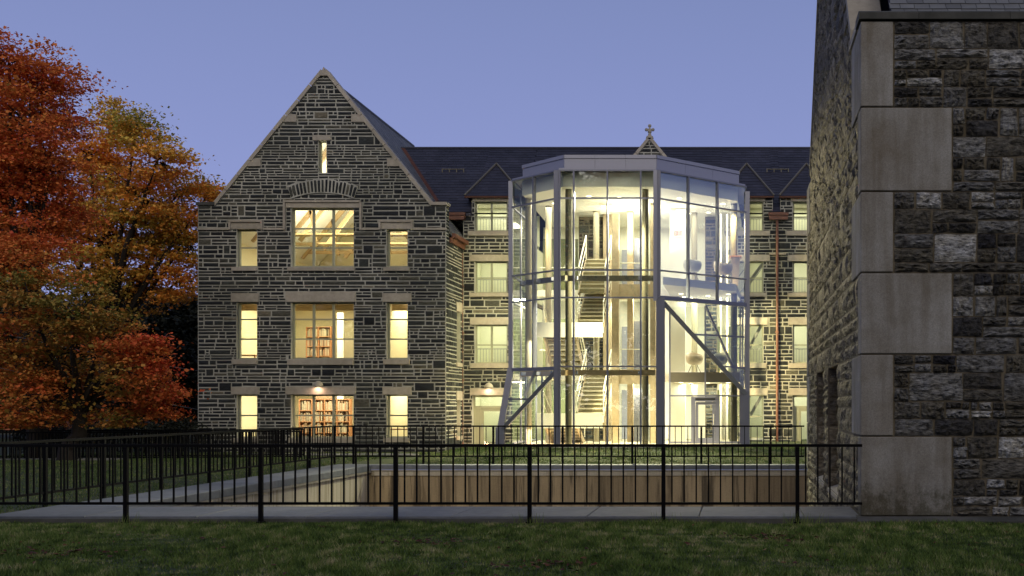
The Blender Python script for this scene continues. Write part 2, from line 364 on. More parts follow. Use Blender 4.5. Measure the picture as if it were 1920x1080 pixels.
def stone_mesh(mb, poly, mp, gap, prot, rg, detail=0, flip=False, tint=None):
    n = len(poly); cu = sum(p[0] for p in poly)/n; cv = sum(p[1] for p in poly)/n
    if tint is None: tint = min(1, max(0, rg.gauss(0.42, 0.24)))
    def shrink(d):
        # move every edge inward by d
        q = []
        for i in range(n):
            p0, p1, p2 = poly[i-1], poly[i], poly[(i+1) % n]
            e1 = (p1[0]-p0[0], p1[1]-p0[1]); e2 = (p2[0]-p1[0], p2[1]-p1[1])
            l1 = math.hypot(*e1) or 1; l2 = math.hypot(*e2) or 1
            n1 = (-e1[1]/l1, e1[0]/l1); n2 = (-e2[1]/l2, e2[0]/l2)
            den = 1+n1[0]*n2[0]+n1[1]*n2[1]
            if den < 0.2: den = 0.2
            q.append((p1[0]+d*(n1[0]+n2[0])/den, p1[1]+d*(n1[1]+n2[1])/den))
        return q
    us = [p[0] for p in poly]; vs_ = [p[1] for p in poly]; mn = min(max(us)-min(us), max(vs_)-min(vs_))
    g = min(gap, mn*0.22); bv = min(prot*1.0, mn*0.2)
    o = shrink(g); o = [(p[0]+rg.uniform(-g, g)*0.45, p[1]+rg.uniform(-g, g)*0.45) for p in o]
    if detail == 0 or n != 4:
        i_ = [(p[0]+(cu-p[0])*bv/max(0.06, abs(cu-p[0])+1e-6)*0.8, p[1]+(cv-p[1])*bv/max(0.04, abs(cv-p[1])+1e-6)*0.8) for p in o]
        V = [mp(p[0], p[1], -0.02) for p in o]+[mp(p[0], p[1], prot*rg.uniform(0.5, 0.95)) for p in i_]+[mp(cu+rg.uniform(-.2, .2)*mn, cv, prot*rg.uniform(0.9, 1.5))]
        Fc = [(i, (i+1) % n, n+(i+1) % n, n+i) for i in range(n)]+[(n+i, n+(i+1) % n, 2*n) for i in range(n)]
    else:
        nx, ny = detail if isinstance(detail, tuple) else (detail, max(2, detail*2//3))
        V = []; s1, s2 = rg.random()*99, rg.random()*99
        # the outline is nibbled, the face is a broken rock face
        for j in range(ny+1):
            for i in range(nx+1):
                a = i/nx; b = j/ny
                p = [(1-a)*(1-b)*o[0][k]+a*(1-b)*o[1][k]+a*b*o[2][k]+(1-a)*b*o[3][k] for k in (0, 1)]
                edge = i in (0, nx) or j in (0, ny)
                if edge:
                    jx = rg.uniform(-g, g)*0.5
                    if i in (0, nx) and 0 < j < ny: p[0] += jx
                    if j in (0, ny) and 0 < i < nx: p[1] += jx
                    if i in (0, nx) and j in (0, ny):
                        p[0] += (cu-p[0])*0.012; p[1] += (cv-p[1])*0.02
                    d = prot*rg.uniform(0.0, 0.35)
                else:
                    p[0] += rg.uniform(-.25, .25)*(o[1][0]-o[0][0])/nx; p[1] += rg.uniform(-.25, .25)*(o[3][1]-o[0][1])/ny
                    d = prot*(0.75+rg.uniform(-0.4, 0.45))
                V.append(mp(p[0], p[1], d))
        w = nx+1; Fc = []
        for j in range(ny):
            for i in range(nx):
                q = (j*w+i, j*w+i+1, (j+1)*w+i+1, (j+1)*w+i)
                if rg.random() < 0.5: Fc += [(q[0], q[1], q[2]), (q[0], q[2], q[3])]
                else: Fc += [(q[0], q[1], q[3]), (q[1], q[2], q[3])]
        ring = [i for i in range(nx)]+[j*w+nx for j in range(ny)]+[ny*w+i for i in range(nx, 0, -1)]+[j*w for j in range(ny, 0, -1)]
        b0 = len(V)
        def uvd(idx):
            j, i = divmod(idx, w); a = i/nx; b = j/ny
            return [(1-a)*(1-b)*o[0][k]+a*(1-b)*o[1][k]+a*b*o[2][k]+(1-a)*b*o[3][k] for k in (0, 1)]
        for idx in ring:
            p = uvd(idx); V.append(mp(p[0], p[1], -0.03))
        m_ = len(ring); Fc += [(b0+k, b0+(k+1) % m_, ring[(k+1) % m_], ring[k]) for k in range(m_)]
    if flip: Fc = [tuple(reversed(f)) for f in Fc]
    mb.add(V, Fc, tint)
def wall_with_holes(mb, mp, u0, u1, v0, v1, holes, thick, clips=(), flip=False):
    us = sorted({u0, u1, *[x for h in holes for x in (h[0], h[2]) if u0 < x < u1]})
    vs = sorted({v0, v1, *[x for h in holes for x in (h[1], h[3]) if v0 < x < v1]})
    def emit(pts3):
        mb.add(pts3, [tuple(range(len(pts3)))[::(-1 if flip else 1)]])
    for i in range(len(us)-1):
        for j in range(len(vs)-1):
            cu, cv = (us[i]+us[i+1])/2, (vs[j]+vs[j+1])/2
            if any(h[0] < cu < h[2] and h[1] < cv < h[3] for h in holes): continue
            poly = [(us[i], vs[j]), (us[i+1], vs[j]), (us[i+1], vs[j+1]), (us[i], vs[j+1])]
            for c in clips:
                if len(poly) > 2: poly = clip_half(poly, *c)
            if len(poly) < 3 or abs(area(poly)) < 1e-4: continue
            emit([mp(p[0], p[1], 0) for p in poly]); emit([mp(p[0], p[1], -thick) for p in reversed(poly)])
    for h in holes:
        c = [(h[0], h[1]), (h[2], h[1]), (h[2], h[3]), (h[0], h[3])]
        for k in range(4):
            p, q = c[k], c[(k+1) % 4]
            emit([mp(p[0], p[1], 0), mp(p[0], p[1], -thick), mp(q[0], q[1], -thick), mp(q[0], q[1], 0)])
def lay_stones(specs, mat, parent, name='stone', limit=300):
    """specs: list of (apparent size, function adding the stone to a mesh); the largest are objects of their own"""
    specs.sort(key=lambda s: -s[0]); rest = MB()
    for i, (sz, fn) in enumerate(specs):
        if i < limit:
            mb = MB(); fn(mb); mb.build(name, mat, parent)
        else: fn(rest)
    if rest.f:
        o = rest.build(name+'_infill', mat, parent); o['kind'] = 'stuff'

# ------------------------------------------------------------------ ground
PITX0, PITX1, PITY0, PITY1 = -10.34, 1.874, 18.17, 30.80
COPX0, COPY0, COPY1 = -11.46, 16.57, 31.34
def sm(a, b, x):
    t = min(1, max(0, (x-a)/(b-a))); return t*t*(3-2*t)
def gz(x, y):
    if x > COPX0+0.01: front = -0.10
    else: front = -0.10+0.07*sm(16.2, 18.5, y)
    if y <= COPY0: return front+0.012*math.sin(x*1.3+y)
    rise_r = -0.03+0.24*sm(31.6, 37.4, y); rise_l = -0.03-0.10*sm(33, 42, y)
    k = sm(-11.5, -9.0, x); back = rise_l*(1-k)+rise_r*k
    if y > COPY1 or x > COPX0: return back
    return -0.03 if y < 31.3 else back
def axis(lo, hi, step, must, outer):
    a = list(np.arange(lo, hi+1e-6, step)); a = [v for v in a if all(abs(v-m) > step*0.3 for m in must)]
    return sorted(set(a+list(must)+list(outer)))
gx = axis(-32, 14, 0.8, [COPX0, 1.874], [-900, -500, -200, -100, -60, -42, 22, 40, 80, 200, 500, 900])
gy = axis(2, 60, 0.8, [COPY0, COPY1], [-300, -100, -30, -8, 75, 100, 150, 250, 500, 1200])
gv = [(x, y, gz(x, y)) for y in gy for x in gx]; gf = []
for j in range(len(gy)-1):
    for i in range(len(gx)-1):
        cx, cy_ = (gx[i]+gx[i+1])/2, (gy[j]+gy[j+1])/2
        if COPX0 < cx < 1.874 and COPY0 < cy_ < COPY1: continue
        gf.append((j*len(gx)+i, j*len(gx)+i+1, (j+1)*len(gx)+i+1, (j+1)*len(gx)+i))
mb = MB(); mb.add(gv, gf); tag(mb.build('ground', M['ground'], origin=(0, 0, 0)), kind='structure')

# path seen between the trees, pale
mb = MB(); mb.box((-60, 34.2, -0.2), (-19.5, 35.0, -0.005)); mb.box((-18, 38.6, -0.2), (-11.5, 39.4, -0.055))
tag(mb.build('path', M['paving']), kind='structure')

def rand_blades(n, x0, x1, y0, y1, h, w, name, label, exclude=None, lean=0.5, tmean=0.45):
    X = nrg.uniform(x0, x1, n); Y = nrg.uniform(y0, y1, n)
    # only where the lens can see or nearly see
    px = PX+F*X/Y; k = (px > -120) & (px < 2040)
    if exclude is not None: k &= ~exclude(X, Y)
    X, Y = X[k], Y[k]; n = len(X)
    Z = np.array([gz(a, b) for a, b in zip(X, Y)])-0.004
    H = h*nrg.uniform(0.45, 1.25, n)*(0.8+0.4*np.sin(X*1.7+np.sin(Y*2.1)*1.5)*np.cos(Y*1.3)); A = nrg.uniform(0, 2*math.pi, n); L_ = nrg.uniform(0.1, lean*2, n)*H; A2 = nrg.uniform(0, 2*math.pi, n)
    base = np.stack([X, Y, Z], 1); side = np.stack([np.cos(A), np.sin(A), 0*A], 1)*(w/2)
    tip = base+np.stack([np.cos(A2)*L_, np.sin(A2)*L_, H], 1)
    V = np.empty((n*3, 3)); V[0::3] = base-side; V[1::3] = base+side; V[2::3] = tip
    org = V.mean(0); V -= org
    me = bpy.data.meshes.new(name); me.vertices.add(n*3); me.loops.add(n*3); me.polygons.add(n)
    me.vertices.foreach_set('co', V.ravel()); me.loops.foreach_set('vertex_index', np.arange(n*3, dtype=np.int32))
    me.polygons.foreach_set('loop_start', np.arange(0, n*3, 3, dtype=np.int32)); me.polygons.foreach_set('loop_total', np.full(n, 3, dtype=np.int32))
    patch = 0.16*np.sin(X*0.9+1.3*np.sin(Y*0.8))*np.cos(Y*1.1+X*0.3)+0.1*np.sin(X*4.1)*np.sin(Y*3.7)
    fn_ = np.zeros(n)
    for q in range(14):
        an = nrg.uniform(0, 6.28); fq = nrg.uniform(6, 34); fn_ += np.sin((X*np.cos(an)+Y*np.sin(an)*.7)*fq+nrg.uniform(0, 6.28)+1.5*np.sin(X*2+q))
    t = np.clip(nrg.normal(tmean, 0.2, n)+patch+fn_*.085, 0, 1)
    a = me.attributes.new('tint', 'FLOAT', 'FACE'); a.data.foreach_set('value', t.astype(np.float32))
    me.materials.append(M['grassblade']); me.update(); me.validate()
    o = link(name, me, None, org); tag(o, label, 'grass', kind='stuff'); return o
rand_blades(330000, -13, 6.5, 9.2, 16.5, 0.068, 0.012, 'lawn_grass', 'dark mown grass across the foreground in front of the black fence')
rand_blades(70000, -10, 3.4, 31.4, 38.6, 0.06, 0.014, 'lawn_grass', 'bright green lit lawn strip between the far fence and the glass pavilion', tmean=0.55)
rand_blades(110000, -26, -11.5, 17, 42, 0.06, 0.014, 'lawn_grass', 'dim grass beyond the side fence leading to the gabled building', exclude=lambda X, Y: (X < -19.4) & (Y > 34.1) & (Y < 35.1))
# fallen leaves
n = 750; lv = MB()
for i in range(n):
    cxl, cyl = rnd.choice([(-8, 13), (-2, 12), (-10, 11.5), (0.5, 14.5), (-4, 14)]) if rnd.random() < 0.55 else (rnd.uniform(-11, 4), rnd.uniform(10, 16.3))
    x = cxl+rnd.gauss(0, 0.35); y = min(16.3, cyl+rnd.gauss(0, 0.25)); z = gz(x, y)+rnd.uniform(0.02, 0.05); s = rnd.uniform(0.02, 0.045); a = rnd.uniform(0, 6.3)
    c, s_ = math.cos(a)*s, math.sin(a)*s
    lv.add([(x+c, y+s_, z), (x-s_*.7, y+c*.7, z+rnd.uniform(0, .02)), (x-c, y-s_, z+rnd.uniform(0, .02)), (x+s_*.7, y-c*.7, z)], [(0, 1, 2, 3)], rnd.random())
tag(lv.build('fallen_leaves', M['fallen']), 'dark red fallen leaves scattered over the foreground grass', 'leaves', kind='stuff')

# ------------------------------------------------------------------ sunken court: walls and coping slabs
court = empty('sunken_court_wall', (-4, 24, -3.2))
tag(court, 'sunken concrete court wall with pale coping slabs behind the near fence', 'retaining wall')
mb = MB(); mb.box((PITX0-0.35, PITY1+0.08, -3.3), (3.2, PITY1+0.5, -0.17)); mb.build('back_wall', M['retain'], court)
pu = PITX0+.005
while pu < 3.2:
    pw_ = 1.36; mb = MB(); mb.box((pu+.006, PITY1+0.03+rnd.uniform(0, .008), -3.2), (min(pu+pw_, 3.2)-.006, PITY1+0.078, -0.305), rnd.uniform(.2, .8)); mb.build('wall_panel', M['retain'], court); pu += pw_
mb = MB(); mb.box((PITX0-1.0, PITY0-0.5, -3.3), (PITX0-0.06, PITY1+0.02, -0.22)); mb.build('side_wall', M['retain_lt'], court)
mb = MB(); mb.box((COPX0+0.5, COPY0+0.3, -3.3), (PITX1-0.05, PITY0-0.05, -0.14)); mb.build('front_wall', M['retain'], court)
mb = MB(); mb.box((PITX0, PITY0, -3.32), (3.2, PITY1, -3.2)); mb.build('court_floor', M['paving'], court)
def slab(a, b, tint=None, mat='bluestone', nm='coping_slab'):
    mb = MB(); t = 0.5+rnd.uniform(-.18, .18)
    x0, y0, z0 = a; x1, y1, z1 = b; c = 0.012
    mb.box((x0, y0, z0), (x1, y1, z1-c), t)
    vs = [(x0,y0,z1-c),(x1,y0,z1-c),(x1,y1,z1-c),(x0,y1,z1-c),(x0+c,y0+c,z1),(x1-c,y0+c,z1),(x1-c,y1-c,z1),(x0+c,y1-c,z1)]
    mb.f = [f for k, f in enumerate(mb.f) if k != 1]; mb.t = mb.t[:5]; mb.m = mb.m[:5]
    mb.add(vs, [(4,5,6,7),(0,1,5,4),(1,2,6,5),(2,3,7,6),(3,0,4,7)], t)
    return mb.build(nm, M[mat], court)
cuts = [COPX0, -9.9, -8.2, -6.55, -4.35, -2.3, -0.6, 1.0, 1.86]
for a, b in zip(cuts[:-1], cuts[1:]):
    slab((a+.004, COPY0, -0.13), (b-.004, PITY0, 0))
ys = list(np.linspace(PITY0+.008, PITY1, 8))
for a, b in zip(ys[:-1], ys[1:]):
    slab((COPX0, a+.004, -0.16), (PITX0, b-.004, 0))
    mb = MB(); mb.box((PITX0-.045, a+.01, -0.22), (PITX0-.008, b-.01, -0.165)); mb.build('coping_moulding', M['trim'], court)
xs = list(np.linspace(COPX0, 3.2, 9))
for a, b in zip(xs[:-1], xs[1:]): slab((a+.004, PITY1+.006, -0.13), (b-.004, COPY1, 0))
mb = MB(); mb.box((PITX0, PITY1-.02, -0.17), (3.2, PITY1+.03, -0.135)); mb.build('coping_moulding', M['trim'], court)
mb = MB(); mb.box((PITX0+.005, PITY1+.0, -0.30), (3.2, PITY1+.03, -0.175)); mb.build('wall_band', M['retain_lt'], court)
kerb = MB(); kerb.box((-11.5, COPY0-.10, -0.25), (1.86, COPY0-.004, -0.03)); tag(kerb.build('kerb', M['kerb']), kind='structure')

# ------------------------------------------------------------------ fences
def fence(label, p0, p1, posts, pitch, H=1.10, low=0.21, base=-0.08, pw=0.058, kw=0.022, group='black iron fences round the court', zfun=None, endpost=False):
    p0 = Vector(p0); p1 = Vector(p1); L_ = (p1-p0).length; ang = math.atan2(p1.y-p0.y, p1.x-p0.x)
    root = empty('iron_fence', (p0.x, p0.y, p0.z), ang); tag(root, label, 'fence', group)
    key = (round(H, 3), low, base, pw, kw)
    def child(name, me, u, z=0.0):
        o = bpy.data.objects.new(name, me); COL.objects.link(o); o.parent = root; o.location = (u, 0, z)
    dz = (p1.z-p0.z)
    m1 = MB(); m1.beam((0, 0, H-.022), (L_, 0, H-.022+dz), 0.055, 0.044); me, o_ = m1.mesh('rail', M['fence'], (0, 0, 0)); child('rail', me, 0)
    m1 = MB(); m1.beam((0, 0, low), (L_, 0, low+dz), 0.035, 0.04); me, o_ = m1.mesh('rail', M['fence'], (0, 0, 0)); child('rail', me, 0)
    m2 = MB(); m2.box((-pw/2, -pw/2, base), (pw/2, pw/2, H-.046)); m2.box((-pw/2-.02, -pw/2-.02, base), (pw/2+.02, pw/2+.02, base+.02)); mp_, _ = m2.mesh('post', M['fence'], (0, 0, 0))
    m3 = MB(); m3.box((-kw/2, -kw/2, low+.021), (kw/2, kw/2, H-.046)); mk, _ = m3.mesh('picket', M['fence'], (0, 0, 0))
    for u in posts: child('post', mp_, u, dz*u/L_)
    allu = []
    if posts:
        u = posts[0]
        while u-pitch > 0.05: u -= pitch
        while u < L_-0.03:
            if all(abs(u-q) > pitch*0.4 for q in posts): child('picket', mk, u, dz*u/L_)
            u += pitch
    return root
# near fence: runs from the side fence to the corner of the stone building
x0 = -12.0; fence('black iron fence nearest the camera, running across to the limestone corner blocks', (x0, 16.40, 0), (1.85, 16.40, 0),
      [xa(p, 16.40)-x0 for p in (-16, 236, 489, 742, 993, 1244, 1495)], 2.003/11)
x0 = -11.66; fence('black iron fence along the far edge of the sunken court before the pavilion', (x0, 31.6, 0), (xa(1508, 31.6), 31.6, 0),
      [xa(p, 31.6)-x0 for p in (663, 794, 925, 1055, 1185.5, 1315, 1445)], 2.003/11, base=-0.06)
fence('black iron side fence receding from the near fence towards the gabled building', (-11.66, 31.6, 0), (-11.66, 16.4, 0),
      [0.02, 1.85, 3.55, 5.5, 7.5, 9.5, 11.5, 13.2, 15.1], 2.003/11, base=-0.1)
fence('short ramp railing of close black pickets by the ground floor windows, nearer one', (-14.5, 36.3, -0.13), (-24.5, 34.4, -0.13), [0.03, 1.9, 3.8, 5.7, 7.6, 9.5], 0.105, H=0.97, low=0.12, base=-0.05, kw=0.028, group='ramp railings left of the gabled building')
fence('short ramp railing of close black pickets just behind the nearer ramp railing', (-14.9, 37.6, -0.13), (-25, 35.7, -0.13), [0.03, 1.9, 3.8, 5.7, 7.6, 9.5], 0.105, H=1.0, low=0.12, base=-0.05, kw=0.028, group='ramp railings left of the gabled building')
# tufts at post feet
tm = MB()
for px in (236, 1244, 1495, 1520, 993):
    for k in range(26):
        x = xa(px, 16.3)+rnd.gauss(0, .12); y = 16.33+rnd.uniform(-.06, .06); h = rnd.uniform(.08, .24); a = rnd.uniform(0, 6.3); l = rnd.uniform(0, .12)
        tm.add([(x-.004, y, -.1), (x+.004, y, -.1), (x+math.cos(a)*l, y+math.sin(a)*l*.4, -.1+h)], [(0, 1, 2)], rnd.uniform(.3, .9))
tag(tm.build('grass_tufts', M['grassblade']), 'long grass tufts at the feet of the near fence posts', 'grass', kind='stuff')

# ------------------------------------------------------------------ right hand stone building
RX, RY0, RY1, RXE = 1.874, 16.57, 29.60, 8.5
rb = empty('stone_building', (RX, RY0, -0.1))
tag(rb, 'dark rubble stone building with large limestone corner blocks, close at the frame edge', 'building')
EZ = 7.50; RIDY, RIDZ, SL = 23.08, 13.8, 1.19
fr = lambda u, v, d: (u, RY0-d, v)
sd = lambda u, v, d: (RX-d, u, v)
jl = [za(p, RY0) for p in (968, 818, 664.5, 511.5, 359.5, 201.5, 40)]   # joints between the blocks
holes_side = [(20.6, -0.1, 22.9, 2.45), (23.9, -0.1, 26.2, 2.45)]
# backing walls
mb = MB(); wall_with_holes(mb, fr, RX, RXE, -3.3, EZ, [], 0.4); mb.build('front_wall', M['near_mortar'], rb)
sw = MB(); wall_with_holes(sw, sd, RY0, RY1, -3.3, 7.0, holes_side, 0.55, flip=True)
kn0, kn1 = 17.88, 28.3
cl = [(-SL, 1.0, 7.6-SL*kn0), (SL, 1.0, 7.6+SL*kn1)]
wall_with_holes(sw, sd, RY0, RY1, 7.0, 7.5, [], 0.55, flip=True)
wall_with_holes(sw, sd, kn0-.08, kn1+.08, 7.5, 13.8, [], 0.55, clips=cl, flip=True)
side_wall = sw.build('side_wall', M['near_mortar'], rb)
mb = MB(); mb.box((RXE-.3, RY0+.42, -3.3), (RXE, RY1-.42, EZ)); mb.box((RX+.57, RY1-.4, -3.3), (RXE, RY1, EZ)); mb.build('rear_wall', M['near_mortar'], rb)
mb = MB(); mb.box((RX+.56, 20.0, -0.4), (RX+.60, 27, 2.9)); mb.build('opening_back', M['darkwood'], rb)
for h in holes_side:
    mb = MB(); mb.prism([(RX-.02, h[0]+.01, -0.11), (RX-.02, h[0]+.01, -0.04), (RX+.5, h[0]+.01, .12), (RX+.5, h[0]+.01, -0.11)], (0, h[2]-h[0]-.02, 0)); mb.build('window_sill', M['trim'], rb)
# corner blocks
for k in range(6):
    z0, z1 = jl[k]+.012, jl[k+1]-.012; wide = k % 2 == 0
    w = xa(1784, RY0)-RX if wide else xa(1674, RY0)-RX; s_ = 0.37 if wide else 1.31
    mb = MB(); c = .01; P = .03
    pts = [(RX-P, RY0-P), (RX+w, RY0-P), (RX+w, RY0+.1), (RX+.1, RY0+.1), (RX+.1, RY0+s_), (RX-P, RY0+s_)]
    mb.prism([(x, y, z0) for x, y in pts], (0, 0, z1-z0)); q = mb.build('corner_block', M['quoin'], rb)
    bv = q.modifiers.new('edge', 'BEVEL'); bv.width = .014; bv.segments = 2
    # far corner blocks
    mb = MB(); mb.box((RX-P, RY1-(0.5 if wide else 1.1), z0), (RX+.3, RY1+.02, z1)); mb.build('corner_block', M['quoin'], rb)
# plinth
mb = MB(); mb.prism([(RX-.09, RY0-.16, -.3), (RX-.09, RY0-.16, -.06), (RX-.09, RY0-.04, .0), (RX-.09, RY0+.2, .0), (RX-.09, RY0+.2, -.3)], (RXE-RX, 0, 0)); mb.build('plinth', M['kerb'], rb)
# rubble stones, front
rg = random.Random(31); specs = []
for k in range(6):
    wide = k % 2 == 0; u0 = (xa(1784, RY0) if wide else xa(1674, RY0))+.012
    u_end = 4.9
    vv0, vv1 = jl[k]+.004, jl[k+1]-.004
    for r in rubble(u0, u_end, vv0, vv1, [.15, .2, .26, .31, .37, .44], (.24, .85), .12, rg, .5):
        sz = (r[2]-r[0])*(r[3]-r[1]); seed = rg.random()
        t = min(.8, max(0, rg.gauss(.5, .24)))
        if rg.random() < .24: t = rg.uniform(.84, 1.0)
        def fn(mb, r=r, seed=seed, t=t):
            q = random.Random(seed)
            a = [(r[0], r[1]+q.uniform(-.01, .01)), (r[2]+q.uniform(-.02, .02), r[1]+q.uniform(-.01, .01)), (r[2]+q.uniform(-.02, .02), r[3]), (r[0]+q.uniform(0, .015), r[3])]
            stone_mesh(mb, a, fr, .010, .07, q, (9, 5), False, t)
        specs.append((sz*10, fn))
# rubble stones, side (seen along the wall)
for k in range(-2, 11):
    vv0 = jl[k] if 0 <= k <= 6 else (jl[0]+k*1.237 if k < 0 else jl[6]+(k-6)*1.237); vv1 = jl[k+1] if 0 <= k < 6 else vv0+1.237
    inb = 0 <= k <= 5; wide = k % 2 == 0
    a0 = RY0+((0.38 if wide else 1.32) if inb else .02); a1 = RY1-((.5 if wide else 1.1) if inb else .02)
    if k >= 6: a0, a1 = kn0, kn1
    for r0 in rubble(a0, a1, vv0+.008, vv1-.008, [.2, .28, .34, .42], (.28, .75), .14, rg, .45):
        rs = [r0]
        for h in holes_side: rs = [q for r in rs for q in subtract(r, h)]
        for r in rs:
            if r[2]-r[0] < .05 or r[3]-r[1] < .04: continue
            poly = [(r[0], r[1]), (r[2], r[1]), (r[2], r[3]), (r[0], r[3])]
            if k >= 6:
                for c in cl:
                    if len(poly) > 2: poly = clip_half(poly, *c)
                if len(poly) < 3 or abs(area(poly)) < .01: continue
            Y = (r[0]+r[2])/2; sz = (r[2]-r[0])*(r[3]-r[1])*400/Y**3
            if Y/2052*0 + (760-(r[1]-1.68)*2052/Y) > 1200 or (760-(r[3]-1.68)*2052/Y) < -900: continue
            if (760-(r[1]-1.68)*2052/Y) < -5 or (760-(r[3]-1.68)*2052/Y) > 965: sz *= .01
            def fn(mb, poly=poly, seed=rg.random()):
                q = random.Random(seed); stone_mesh(mb, poly, sd, .014, .042, q, (4, 3), True, min(1, max(0, q.gauss(.5, .25))))
            specs.append((sz, fn))
# jamb stones in the two openings
for h in holes_side:
    z = h[1]+.15
    while z < h[3]-.1:
        hh = rg.uniform(.16, .34); hh = min(hh, h[3]-z)
        def fn(mb, h=h, z=z, hh=hh, seed=rg.random()):
            q = random.Random(seed)
            stone_mesh(mb, [(RX+.02, z), (RX+.5, z), (RX+.5, z+hh), (RX+.02, z+hh)], lambda u, v, d: (u, h[2]-d, v), .012, .05, q, (4, 3), False, q.uniform(.3, .9))
        specs.append((.02, fn)); z += hh
front_specs = [s for s in specs]
# front stones use the darker rock, side stones the browner: split by material inside one list
specs.sort(key=lambda s: -s[0])
nf = 0; restf, rests = MB(), MB()
for i, (sz, fn) in enumerate(specs):
    mb = MB(); fn(mb)
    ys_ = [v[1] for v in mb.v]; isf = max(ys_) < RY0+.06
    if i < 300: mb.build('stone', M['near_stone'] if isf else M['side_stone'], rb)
    else:
        t_ = restf if isf else rests; b_ = len(t_.v); t_.v += mb.v; t_.f += [tuple(b_+j for j in f) for f in mb.f]; t_.t += mb.t; t_.m += mb.m
for t_, m_, nm in ((restf, 'near_stone', 'stone_infill'), (rests, 'side_stone', 'stone_infill')):
    if t_.f: o = t_.build(nm, M[m_], rb); o['kind'] = 'stuff'
# eaves coping, gable coping, roof
for a, b in zip([RX-.06, 2.72, 4.1, 5.6, 7.1], [2.715, 4.095, 5.595, 7.095, RXE+.1]):
    mb = MB(); mb.prism([(a, RY0-.07, EZ+.01), (a, RY0-.07, EZ+.11), (a, RY0-.03, EZ+.14), (a, RY0+.42, EZ+.14), (a, RY0+.42, EZ+.01)], (b-a, 0, 0), .5+rnd.uniform(-.3, .1)); mb.build('eaves_stone', M['kerb'], rb)
rk = MB(); rk.box((RX-.05, RY0+.43, EZ+.01), (RX+.5, kn0, EZ+.13)); rk.build('kneeler', M['trim'], rb)
def rake(ya, za_, yb, zb):
    L = 7
    for i in range(L):
        a = i/L; b = (i+1)/L-.004
        mb = MB(); y0, z0, y1, z1 = ya+(yb-ya)*a, za_+(zb-za_)*a, ya+(yb-ya)*b, za_+(zb-za_)*b
        mb.prism([(RX-.05, y0, z0), (RX-.05, y1, z1), (RX-.05, y1, z1+.2), (RX-.05, y0, z0+.2)], (.55, 0, 0)); mb.build('gable_coping', M['trim'], rb)
rake(kn0, 7.62, RIDY, 7.62+SL*(RIDY-kn0)); rake(kn1, 7.62, RIDY, 7.62+SL*(kn1-RIDY))
mb = MB(); z_r = EZ+.05; top = z_r+SL*(RIDY-RY0-.35)
mb.add([(RX+.5, RY0+.35, z_r), (RXE, RY0+.35, z_r), (RXE, RIDY, top), (RX+.5, RIDY, top), (RXE, RY1, z_r), (RX+.5, RY1, z_r)], [(0, 1, 2, 3), (3, 2, 4, 5)], .4); mb.build('roof_deck', M['slate'], rb)
nrm = Vector((0, -SL, 1)).normalized(); along = Vector((0, 1, SL)).normalized()
srest = MB(); cnt = 0
for row in range(36):
    u = RX+.52-(.12 if row % 2 else 0); s0 = row*.155
    while u < 5.2:
        w = rnd.uniform(.2, .27); a = max(u+.004, RX+.505); b = u+w-.004; o = Vector((0, RY0+.35, z_r))+along*(s0-.02)+nrm*.03; e = along*.19
        if b-a > .04:
            j = rnd.uniform(0, .012)
            mb = MB() if row < 8 else srest
            p0 = Vector((a, 0, 0))+o+along*j; p1 = Vector((b, 0, 0))+o+along*j
            mb.prism([p0, p1, p1+e-nrm*.016, p0+e-nrm*.016], -nrm*.012, min(1, max(0, rnd.gauss(.55, .25))))
            if row < 8: mb.build('slate', M['slate_grey'], rb)
        u += w
o = srest.build('slate_field', M['slate_grey'], rb); o['kind'] = 'stuff'

# ------------------------------------------------------------------ gabled building with its long range
GX0, GX1, GY = xa(371, 42), xa(836.5, 42), 42.0
MY = 44.6                                    # facade of the long range
hall = empty('gabled_stone_hall', ((GX0+GX1)/2, GY, -0.1))
tag(hall, 'dark stone college hall with steep gable, slate roofs and yellow lit windows', 'building')
K = GY/F
gfm = lambda u, v, d: (u, GY-d, v)
def G(px): return (px-PX)*K
def Z(py): return EYE-(py-PY)*K
RISE = 1.24
SH = Z(385); APX, APZ = G(608), Z(133)
cL = (-RISE, 1.0, APZ-RISE*APX); cR = (RISE, 1.0, APZ+RISE*APX)
gw = [ # glass rectangles in px with columns and rows
    (449, 430, 482, 500, [], [465]), (551, 390, 663, 500, [589, 626], [429, 465]), (730, 430, 764, 500, [], [465]),
    (449, 567, 482, 673, [], [599, 636]), (551, 567, 663, 673, [589, 626], [599, 636]), (730, 567, 764, 673, [], [599, 636]),
    (449, 740, 482, 821, [], [779]), (551, 740, 663, 821, [589, 626], [779]), (730, 740, 764, 821, [], [779]),
    (602, 264, 612, 324, [], [])]
gholes = [(G(a-5 if a > 500 or a < 500 else a), Z(d), G(c), Z(b)) for a, b, c, d, _, _ in gw]
backing = MB()
wall_with_holes(backing, gfm, GX0, GX1, -0.6, SH, gholes[:9], 0.4)
wall_with_holes(backing, gfm, G(403), G(808), SH, APZ, [gholes[9]], 0.4, clips=[cL, cR])
wall = backing.build('gable_wall', M['mortar'], hall)
